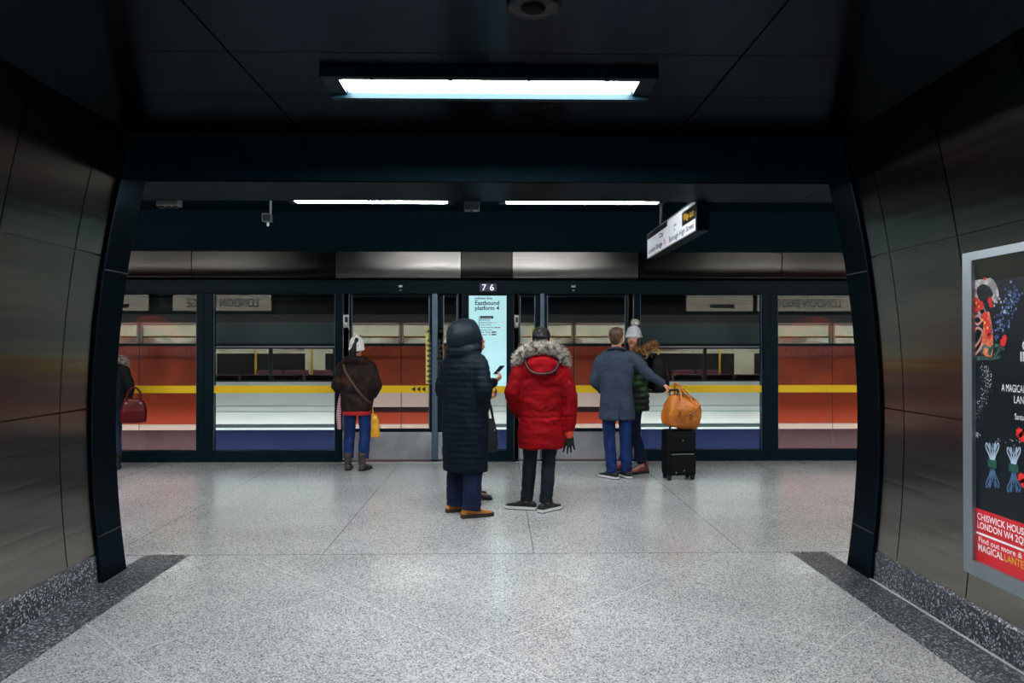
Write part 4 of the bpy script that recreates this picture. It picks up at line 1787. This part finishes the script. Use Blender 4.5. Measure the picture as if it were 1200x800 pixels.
def wr4(q):
    a = math.atan2(q.y, q.x)
    return .013 * nz((q.x * .7, q.y * .7, q.z * 1.3), 10) + .007 * nz((q.x, q.y, q.z * 1.4), 22) - .010 * math.exp(-((q.z - .90) / .012) ** 2) - .005 * math.exp(-((q.z - .64) / .008) ** 2)


def ex4(b):
    ell(b, (0, -.145, 1.395), (.155, .060, .085), Euler((.25, 0, 0)))
    ell(b, (0, -.165, 1.345), (.115, .045, .05))
    tube(b, [(-.10, .04, 1.46), (-.12, -.05, 1.465), (0, -.10, 1.48), (.12, -.05, 1.465), (.10, .04, 1.46)], .055, 12, 4)


c4 = P4.coat('parka', REDP, [(0, 0, .60, .222, .165), (0, 0, .63, .226, .168), (0, 0, .78, .222, .165), (0, 0, .92, .205, .152), (0, 0, 1.08, .208, .152), (0, 0, 1.25, .215, .152), (0, -.005, 1.36, .212, .14), (0, -.01, 1.43, .165, .115), (0, -.01, 1.47, .10, .09)], (.082, .076, .060), disp=wr4, extra=ex4)
FURG = M('grey_fur', '#c4beb6', .8, 0, .2, vary=(26, '#5a5552', .45, .62))
fur([(-.215, .03, 1.375), (-.225, -.05, 1.45), (-.175, -.12, 1.525), (-.09, -.15, 1.56), (0, -.16, 1.57), (.09, -.15, 1.56), (.175, -.12, 1.525), (.225, -.05, 1.45), (.215, .03, 1.375)], .040, FURG, c4, 6500, .050, 2)
b = B()
tube(b, [(-.16, -.10, 1.47), (-.15, -.175, 1.40), (-.10, -.205, 1.335), (0, -.215, 1.315), (.10, -.205, 1.335), (.15, -.175, 1.40), (.16, -.10, 1.47)], .0095, 8, 5)
obj('hood_piping', b, M('dark_red_piping', '#16060a', .6), c4, True)
b = B()
box(b, -.004, .004, -.1755, -.165, .66, 1.28)
b.free()
# ribbed cuffs, glove, cap
w4 = P4.arms['R'][2]
b = B()
tube(b, [w4 + Vector((.0, 0, .035)), w4 + Vector((.0, 0, -.02)), w4 + Vector((0, 0, -.055))], [.048, .047, .040], 16, 3)
obj('cuff', b, M('orange_red_cuff', '#d2452f', .7, bump=(150, .4, .003)), c4, True)
b = B()
a = P4.hand_args['R']
hand_shape(b, a[0] + Vector((0, 0, -.03)), a[1], a[2], a[3], a[4], 1.16, a[5])
tube(b, [w4 + Vector((0, 0, -.005)), w4 + Vector((0, 0, -.07))], [.034, .036], 14, 2, flat=.8)
obj('glove', fuse(b, .005, 1), M('dark_knit_glove', '#070a0c', .8, bump=(200, .3, .002)), P4.root, True)
b = B()
ell(b, (0, -.006, 1.668), (.090, .108, .098), n=28)
ell(b, (0, -.05, 1.632), (.078, .066, .05), n=20)
me = fuse(b, .008, 3, lambda q: .006 * nz(q, 18))
bb = B(); bb.from_mesh(me); bpy.data.meshes.remove(me)
P4._h('cap', bb, M('black_shiny_cap', '#050609', .36, 0, .4, bump=(60, .3, .004)))
P4.hair(HAIRBLK, 'crop')
P4.trousers(DENIM_BK, .092, .068, .062, zhem=.085)
P4.shoes(M('black_suede', '#0a0c0f', .7), RUBBERW, ln=1.12, laces=BLACKPL, sole_h=.032)

# ---------------------------------------------------- white hat, brown jacket, by the doors
p = at(418, 551, 9.62)
Person.feet = {'L': .15, 'R': -.25}
P1 = Person('person in white knitted hat, brown jacket, blue jeans and ankle boots facing the doors', (p.x, 9.62, 0), R(-4), .955,
            {'L': ((-.265, -.01, 1.12), (-.16, .18, 1.02)), 'R': ((.265, -.01, 1.12), (.17, .18, .98))}, head=(.05, -.02), hands={'R': {'curl': .9}, 'L': {'curl': .8}},
            legs={'L': ((-.095, 0, .90), (-.105, .03, .49), (-.115, -.0, .085)), 'R': ((.095, 0, .90), (.105, .03, .49), (.10, -.04, .085))})
BROWN = M('brown_mottled_jacket', '#180e0c', .7, 0, .2, vary=(8, '#40241a', .5, .72), bump=(20, .4, .01))
c1 = P1.coat('jacket', BROWN, [(0, 0, .79, .20, .155), (0, 0, .86, .215, .165), (0, 0, 1.0, .225, .165), (0, 0, 1.15, .232, .165), (0, 0, 1.30, .225, .15), (0, -.005, 1.38, .19, .13), (0, -.01, 1.45, .12, .10)], (.080, .078, .060), disp=lambda q: .014 * nz(q, 9) + .005 * nz(q, 22),
             extra=lambda b: tube(b, [(-.11, .05, 1.44), (-.13, -.05, 1.45), (0, -.12, 1.47), (.13, -.05, 1.45), (.11, .05, 1.44)], .06, 12, 4))
b = B()
loft(b, [sup(0, 0, z, rx, ry) for z, rx, ry in ((.735, .178, .137), (.74, .186, .145), (.80, .188, .147), (.86, .18, .14))])
obj('red_jumper', b, M('red_jumper_hem', '#b01c22', .8), P1.root, True)
b = B()
tube(b, [(-.16, -.085, 1.41), (-.10, -.172, 1.30), (.02, -.185, 1.12), (.14, -.165, .97), (.21, -.08, .90)], .014, 8, 5, flat=.4, up=(0, -1, 0))
obj('cross_strap', b, M('brown_leather_strap', '#4a3226', .5), P1.root, True)
b = B()
ell(b, (0, -.01, 1.675), (.096, .112, .112), n=28)
tube(b, [(.088 * math.cos(q), -.012 + .104 * math.sin(q), 1.612 + .02 * math.sin(q)) for q in [2 * PI * i / 16 for i in range(17)]], .018, 10, 2)
ell(b, (0, -.01, 1.79), (.03, .03, .02))
me = fuse(b, .008, 2, lambda q: .0025 * math.sin(math.atan2(q.y, q.x) * 36))
bb = B(); bb.from_mesh(me); bpy.data.meshes.remove(me)
P1._h('knitted_hat', bb, M('white_wool', '#e6e4e2', .85, 0, .2, bump=(120, .4, .004)))
hr = P1.hair(HAIRBLK, 'crop')
b = B()
tube(b, [(.005, -.123, 1.715), (.02, -.132, 1.745), (.035, -.122, 1.725), (.012, -.132, 1.70), (-.005, -.13, 1.66), (-.012, -.135, 1.60), (-.02, -.13, 1.53), (-.01, -.13, 1.46)], [.014, .018, .014, .018, .026, .036, .038, .018], 12, 4)
tube(b, [(-.02, -.11, 1.62), (-.055, -.115, 1.585), (-.06, -.12, 1.52)], [.02, .026, .014], 10, 4)
me = fuse(b, .006, 1, lambda q: .004 * nz((q.x, q.y, q.z * .3), 70))
bb = B(); bb.from_mesh(me); bpy.data.meshes.remove(me)
P1._h('ponytail', bb, HAIRBLK, True, hr)
P1.trousers(DENIM, .098, .076, .070, zhem=.16)
P1.shoes(M('brown_boot_leather', '#2b2320', .6, vary=(14, '#453a34', .4, .7)), RUBBERB, boot=.24, name='boot', sole_h=.03)
b = B()
tube(b, [(-.215, .02, 1.02), (-.235, .0, .86), (-.24, -.01, .70), (-.235, -.005, .55)], [.022, .03, .032, .028], 10, 5, flat=.35, up=(0, 1, 0))
sc_ = M('striped_scarf', '#b23a4a', .85)
nt = sc_.node_tree
wv = nt.nodes.new('ShaderNodeTexWave'); wv.bands_direction = 'Z'; wv.inputs['Scale'].default_value = 14
tcn = nt.nodes.new('ShaderNodeTexCoord'); nt.links.new(tcn.outputs['Object'], wv.inputs['Vector'])
rpn = nt.nodes.new('ShaderNodeValToRGB'); rpn.color_ramp.interpolation = 'CONSTANT'
rpn.color_ramp.elements[0].color = lin('#8a2a3c'); rpn.color_ramp.elements[1].color = lin('#d9c3c6'); rpn.color_ramp.elements[1].position = .55
nt.links.new(wv.outputs['Fac'], rpn.inputs[0]); nt.links.new(rpn.outputs[0], nt.nodes['Principled BSDF'].inputs['Base Color'])
obj('scarf', b, sc_, P1.root, True)
p = at(435.5, 503, 9.72)
t = thing('carrier_bag', 'yellow carrier bag hanging beside the blue jeans', 'bag', (p.x - .03, 9.74, .40), R(-10))
b = B()
loft(b, [sup(0, 0, z, rx, ry, 3) for z, rx, ry in ((0, .13, .05), (.02, .14, .06), (.22, .12, .05), (.30, .10, .03))])
obj('bag_body', fuse(b, .009, 2, lambda q: .010 * nz(q, 12)), M('yellow_plastic', '#e8a820', .45), t, True)
b = B()
tube(b, [(-.05, 0, .29), (-.03, 0, .44), (0, 0, .55), (.03, 0, .44), (.05, 0, .29)], .009, 8, 5)
obj('handle', b, MATS['yellow_plastic'], t, True)

# ---------------------------------------------------- man in grey jacket reaching for the suitcase
p = at(727, 562, 8.92)
Person.feet = {'L': .75, 'R': .45}
p.x -= .024
hl = Matrix.Rotation(R(-8), 4, 'Z').inverted() @ (at(784, 453, 8.80) - Vector((p.x - .02, 8.92, 0)))
SC5 = 1.025
hl = hl / SC5
wr = hl + Vector((-.075, .0, .035))
shR = Vector((.175, 0, 1.415))
elb = shR.lerp(wr, .52) + Vector((.0, -.04, -.035))
P5 = Person('person in slate grey tailored jacket and blue jeans, arm stretched to the suitcase', (p.x - .02, 8.92, 0), R(-8), SC5,
            {'L': ((-.245, .02, 1.13), (-.16, .20, 1.00)), 'R': (elb, wr)}, head=(-.3, .02),
            legs={'L': ((-.095, 0, .90), (-.085, .03, .49), (-.055, .0, .085)), 'R': ((.095, 0, .90), (.10, .03, .49), (.115, .07, .085))},
            hands={'R': {'d': (.8, .1, -.55), 'palm': (-.45, .1, -.8), 'curl': .8, 'thumb': (0, -1, 0)}, 'L': {'curl': .5}})
GREYJ = M('slate_wool_jacket', '#333f50', .72, 0, .2, vary=(120, '#273242', .35, .7), bump=(24, .35, .008), stretch=(1, 1, .7))


def wr5(q):
    vent = .02 * math.exp(-((q.x - .035) / .009) ** 2) * max(0, min(1, (.92 - q.z) / .12)) * (q.y < -.05)
    return .013 * nz((q.x, q.y, q.z * .7), 8) + .006 * nz((q.x, q.y, q.z * 1.6), 18) - vent


c5 = P5.coat('jacket', GREYJ, [(0, 0, .685, .205, .145), (0, 0, .72, .207, .147), (0, 0, .88, .200, .142), (0, 0, 1.02, .188, .132), (0, 0, 1.18, .198, .138), (0, 0, 1.32, .208, .132), (0, -.005, 1.39, .19, .115), (0, -.01, 1.445, .12, .09), (0, -.01, 1.48, .075, .072)], (.070, .062, .050), disp=wr5, smooth=3)
b = B()
tube(b, [(-.075, .045, 1.46), (-.085, -.03, 1.495), (0, -.085, 1.515), (.085, -.03, 1.495), (.075, .045, 1.46)], .026, 12, 5, flat=.6)
obj('collar', b, M('navy_collar', '#1d2942', .75), c5, True)
P5.hair(HAIRBRN, 'short')
P5.trousers(DENIM, .092, .070, .062, zhem=.07)
P5.shoes(M('black_knit_trainer', '#0f1216', .7), RUBBERW, ln=1.08, laces=BLACKPL, sole_h=.03)

# ---------------------------------------------------- woman in bobble hat, green jacket, rucksack
p = at(752, 553, 9.42)
Person.feet = {'L': .3, 'R': -.2}
P6 = Person('person in pale grey bobble hat and green jacket with rucksack, facing the grey jacket', (p.x - .10, 9.42, 0), R(100), 1.02,
            {'L': ((-.255, .05, 1.13), (-.17, .23, 1.12)), 'R': ((.25, .05, 1.14), (.13, .25, 1.14))}, head=(.95, .02),
            legs={'L': ((-.095, 0, .90), (-.10, .03, .49), (-.14, -.06, .085)), 'R': ((.095, 0, .90), (.10, .03, .49), (.10, .10, .085))})
GREENJ = M('dark_green_padded', '#0b160f', .5, 0, .3, vary=(6, '#274d28', .5, .75), bump=(16, .5, .012))
c6 = P6.coat('jacket', GREENJ, [(0, 0, .76, .205, .165), (0, 0, .88, .212, .168), (0, 0, 1.02, .21, .16), (0, 0, 1.2, .212, .158), (0, 0, 1.33, .205, .145), (0, -.01, 1.41, .16, .115), (0, -.01, 1.46, .10, .09)], (.082, .074, .058), disp=lambda q: .014 * abs(math.sin(q.z * 2 * PI / .15)) + .008 * nz(q, 12))
FURB = M('brown_fur', '#a5794f', .8, 0, .2, vary=(24, '#3f2a1c', .42, .62))
fur([(-.13, .06, 1.45), (-.185, -.01, 1.47), (-.19, -.12, 1.52), (-.11, -.22, 1.555), (0, -.25, 1.55), (.10, -.22, 1.53), (.16, -.12, 1.48), (.12, .05, 1.42)], .042, FURB, c6, 5200, .052, 5)
b = B()
ell(b, (0, -.006, 1.688), (.092, .104, .092), n=28)
tube(b, [(.084 * math.cos(q), -.006 + .098 * math.sin(q), 1.662) for q in [2 * PI * i / 16 for i in range(17)]], .020, 10, 2)
me = fuse(b, .008, 2, lambda q: .003 * math.sin(math.atan2(q.y, q.x) * 30))
bb = B(); bb.from_mesh(me); bpy.data.meshes.remove(me)
for v in bb.verts:
    if v.co.z > 1.70:
        v.co.z = 1.70 + (v.co.z - 1.70) * 1.25
hat = P6._h('bobble_hat', bb, M('pale_grey_wool', '#b9bcc0', .85, 0, .2, bump=(130, .4, .004)))
q = P6.hd @ Vector((-.01, -.03, 1.835))
fur([q + Vector((-.012, 0, -.005)), q + Vector((.004, 0, .006)), q + Vector((.014, 0, .0))], .040, M('bobble_fur', '#e4e0da', .85, vary=(40, '#a8a39e', .4, .6)), hat, 1800, .028, 9, name='bobble')
P6.hair(HAIRBLK, 'long')
P6.trousers(DENIM_DK, .092, .066, .058, zhem=.12)
P6.shoes(M('dusty_pink_trainer', '#9c4a4b', .7, vary=(25, '#4a1c22', .4, .65)), M('dark_sole', '#15181a', .7), boot=.15, name='trainer', laces=M('pale_pink_laces', '#d9a6a0', .7), sole_h=.032)
rk = Matrix.Translation(P6.root.location) @ Matrix.Rotation(R(100), 4, 'Z')
pb = rk @ Vector((0, -.285, 0))
t = thing('rucksack', 'black rucksack worn on the back of the green jacket', 'bag', (pb.x, pb.y, .99), R(100))
b = B()
loft(b, [sup(0, 0, z, rx, ry, 3) for z, rx, ry in ((0, .13, .09), (.03, .16, .115), (.25, .165, .12), (.40, .15, .10), (.46, .10, .07), (.475, .05, .04))])
obj('bag_body', fuse(b, .010, 3, lambda q: .006 * nz(q, 12)), M('black_nylon', '#06090b', .6, 0, .2, bump=(60, .2, .004)), t, True)
b = B()
box(b, -.11, .11, -.155, -.10, .05, .24, .025)
obj('front_pocket', b, M('black_nylon_pocket', '#080b0e', .6, 0, .2), t)
for s in (-1, 1):
    b = B()
    tube(b, [(s * .10, .08, .45), (s * .125, .15, .50), (s * .135, .30, .47), (s * .15, .42, .33), (s * .17, .36, .15), (s * .13, .10, .03)], .016, 8, 5, flat=.4, up=(s, 0, .3))
    obj('strap', b, M('black_nylon_strap', '#0a0e11', .6), t, True)

# ---------------------------------------------------- person cut off by the portal at left
p = at(129, 545, 9.75)
Person.feet = {'L': .1, 'R': -.1}
P7 = Person('person in dark fur-hooded coat half hidden by the left portal frame', (p.x, 9.70, 0), R(28), .93,
            {'L': ((-.26, .0, 1.13), (-.20, .14, .95)), 'R': ((.265, .02, 1.13), (.255, .14, .96))}, head=(.1, .15), hands={'R': {'d': (.1, .4, -.9), 'palm': (-1, 0, 0), 'curl': .9}})
c7 = P7.coat('coat', M('dark_plum_coat', '#0f1319', .7, 0, .25, bump=(24, .4, .01)), [(0, 0, .84, .205, .16), (0, 0, 1.0, .20, .155), (0, 0, 1.2, .20, .15), (0, 0, 1.33, .195, .14), (0, -.01, 1.41, .15, .11), (0, -.01, 1.46, .10, .09)], (.072, .064, .052), disp=lambda q: .012 * nz(q, 11))
fur([(-.17, .03, 1.40), (-.20, -.07, 1.47), (-.12, -.16, 1.52), (0, -.18, 1.53), (.12, -.16, 1.52), (.20, -.07, 1.49), (.19, .04, 1.42)], .040, M('grey_brown_fur', '#c4b8aa', .8, vary=(26, '#4a423b', .42, .6)), c7, 3600, .045, 11)
P7.hair(HAIRBRN, 'long')
P7.trousers(M('dark_blue_jeans', '#0f2140', .8), .09, .066, .06)
P7.shoes(M('black_boot_leather', '#0e1012', .45), RUBBERB, boot=.22, name='boot')
p = at(160, 478, 9.62)
t = thing('handbag', 'glossy red handbag hanging at the left portal frame', 'bag', (p.x, 9.55, p.z - .18), R(20))
b = B()
loft(b, [sup(0, 0, z, rx, ry, 3) for z, rx, ry in ((0, .12, .05), (.02, .15, .07), (.15, .155, .075), (.27, .12, .055), (.31, .07, .03))])
REDB = M('red_patent_leather', '#50070d', .4, 0, .25, bump=(14, .3, .01))
obj('bag_body', fuse(b, .008, 3, lambda q: .005 * nz(q, 10)), REDB, t, True)
for y in (-.04, .04):
    b = B()
    tube(b, [(-.08, y, .26), (-.07, y, .38), (0, y, .45), (.07, y, .38), (.08, y, .26)], .009, 8, 5)
    obj('handle', b, REDB, t, True)
for x in (-.08, .08):
    b = B()
    ell(b, (x, -.065, .25), (.014, .008, .014), n=12)
    obj('buckle', b, ALU, t, True)

# ================================================================== LUGGAGE
pc = at(795.5, 561, 8.88)
t = thing('suitcase', 'black wheeled suitcase standing by the platform screens under the tan holdall', 'suitcase', (pc.x, 8.88, 0), R(6))
zs_ = at(795, 503, 8.88).z
SUIT = M('black_suitcase_fabric', '#06090b', .65, 0, .15, bump=(90, .25, .003))
b = B()
box(b, -.178, .178, -.11, .13, .055, zs_, .035)
obj('shell', b, SUIT, t, True)
b = B()
box(b, -.145, .145, -.135, -.095, .08, zs_ * .55, .02)
obj('lower_pocket', b, M('black_suitcase_pocket', '#080c0e', .65, 0, .15), t)
b = B()
box(b, -.145, .145, -.128, -.095, zs_ * .58, zs_ - .04, .018)
obj('upper_pocket', b, MATS['black_suitcase_pocket'], t)
b = B()
tube(b, [(-.13, -.137, zs_ * .53), (0, -.139, zs_ * .535), (.13, -.137, zs_ * .53)], .004, 6, 2)
obj('zip', b, GREYPL, t)
for x, z in ((.0, zs_ * .80), (.015, .12), (-.08, .10)):
    b = B()
    ell(b, (x, -.139, z), (.008, .006, .010), n=10)
    obj('zip_pull', b, ALU, t, True)
for x in (-.14, .14):
    for y in (-.07, .09):
        b = B()
        cyl(b, (x - .018, y, .03), (x + .018, y, .03), .03, 18)
        wl = obj('wheel', b, RUBBERB, t, True)
        b = B()
        box(b, x - .026, x + .026, y - .02, y + .02, .035, .065, .006)
        obj('wheel_housing', b, BLACKPL, wl)
zh = at(784, 455, 8.8).z
b = B()
for x in (-.135, -.045):
    b = B()
    cyl(b, (x, -.085, zs_ - .03), (x, -.085, zh - .03), .0085, 10)
    obj('handle_tube', b, BLACKPL, t, True)
    b = B()
    cyl(b, (x, -.085, zs_ - .03), (x, -.085, zs_ + .25), .0115, 10)
    obj('handle_sleeve', b, BLACKPL, t, True)
b = B()
tube(b, [(-.150, -.085, zh - .035), (-.13, -.085, zh - .018), (-.05, -.085, zh - .018), (-.03, -.085, zh - .035)], .014, 10, 4)
obj('handle_grip', b, BLACKPL, t, True)
b = B()
tube(b, [(.02, .02, zs_ - .004), (.03, .02, zs_ + .022), (.10, .02, zs_ + .022), (.11, .02, zs_ - .004)], .008, 8, 4)
obj('top_handle', b, BLACKPL, t, True)

# tan leather holdall resting on the suitcase, tilted, its handles over the grip
LEATHER = M('tan_leather', '#c2701c', .42, 0, .5, vary=(6, '#8f4c10', .42, .72), bump=(14, .45, .015))
LEATHD = M('dark_tan_leather', '#8a4a14', .42, 0, .5)
hb = thing('holdall', 'tan leather holdall tilted on top of the black suitcase', 'bag', (pc.x + .03, 8.82, zs_ + .005), R(14))
HR = Matrix.Translation((0, 0, .215)) @ Euler((0, R(13), 0)).to_matrix().to_4x4() @ Matrix.Translation((0, 0, -.215))
b = B()
rings = []
for x, ry, z0, z1 in ((-.215, .085, .06, .33), (-.205, .115, .03, .36), (-.15, .135, .015, .385), (-.05, .14, .01, .40), (.06, .14, .01, .40), (.15, .13, .02, .375), (.195, .11, .04, .33), (.205, .08, .07, .29)):
    n = 24
    r_ = []
    for i in range(n):
        a = 2 * PI * i / n
        cy, cz = math.cos(a), math.sin(a)
        yy = ry * math.copysign(abs(cy) ** .6, cy)
        zz = (z0 + z1) / 2 + (z1 - z0) / 2 * math.copysign(abs(cz) ** .7, cz)
        if cz > 0:
            yy *= 1 - .62 * cz ** 2
        r_.append(Vector((x, yy, zz)))
    rings.append(r_)
loft(b, rings)
me = fuse(b, .008, 3, lambda q: .014 * nz((q.x, q.y, q.z), 11) + .005 * nz(q, 25))
bb = B(); bb.from_mesh(me); bpy.data.meshes.remove(me)
bmesh.ops.transform(bb, matrix=HR, verts=bb.verts[:])
obj('bag_body', bb, LEATHER, hb, True)


def hpart(name, b, m, sm=True):
    bmesh.ops.transform(b, matrix=HR, verts=b.verts[:])
    return obj(name, b, m, hb, sm)


for y in (-.075, .075):
    b = B()
    tube(b, [(-.10, y * 1.65, .20), (-.10, y * 1.15, .36), (-.13, y * .7, .47), (-.16, y * .3, .52), (-.08, y * .6, .48), (.04, y * 1.0, .38), (.06, y * 1.6, .20)], .0125, 10, 5, flat=.7)
    hpart('handle', b, LEATHER)
b = B()
tube(b, [(-.20, 0, .365), (-.05, 0, .408), (.08, 0, .408), (.19, 0, .335)], .007, 8, 4)
hpart('zip', b, LEATHD)
b = B()
tube(b, [(.17, -.08, .33), (.10, -.15, .26), (.0, -.165, .19), (-.05, -.155, .16), (-.08, -.15, .11), (-.04, -.155, .09), (-.03, -.155, .14)], .010, 8, 5, flat=.5, up=(0, -1, 0))
hpart('shoulder_strap', b, LEATHD)
b = B()
ell(b, (.04, -.155, .21), (.035, .010, .014), Euler((0, -.4, 0)), n=12)
hpart('strap_buckle', b, ALU)
for x in (-.10, .05):
    b = B()
    box(b, x - .018, x + .018, -.150, -.120, .13, .22, .006)
    hpart('handle_tab', b, LEATHD, False)
# ================================================================== ADDED FILL LIGHT FOR THE TRACK SIDE, VIEW
FILL_LOW = M('train_fill_low', '#ffffff', .5, emit=('#f4f4f2', 24))
FILL_TOP = M('train_fill_top', '#ffffff', .5, emit=('#f6efe8', 4))
for z0, z1, m, nm, lb in ((.03, .12, FILL_LOW, 'train_fill', 'added low fill strip hidden at the foot of the screens, lighting the train side'), (2.33, 2.42, FILL_TOP, 'train_fill', 'added fill strip hidden behind the black header, lighting the train side')):  # both strips are added out of sight to brighten the train
    t = thing(nm, lb, 'added fill light', (0, YB + .11, 0))
    b = B()
    box(b, -9, 9, .0, .02, z0 - .01, z1 + .01)
    obj('housing', b, GREYPL, t)
    b = B()
    box(b, -8.9, 8.9, .021, .03, z0, z1)
    obj('tube', b, m, t)
W_ = bpy.data.worlds.new('world')
S.world = W_
W_.use_nodes = True
W_.node_tree.nodes['Background'].inputs[0].default_value = (0, .004, .007, 1)
S.view_settings.view_transform = 'Standard'
S.view_settings.look = 'None'
S.view_settings.gamma = 1.0
S.view_settings.use_curve_mapping = False
S.view_settings.exposure = 0.9
S.cycles.use_denoising = True
S.cycles.max_bounces = 10
S.cycles.transparent_max_bounces = 24
S.cycles.caustics_reflective = False
S.cycles.sample_clamp_indirect = 6
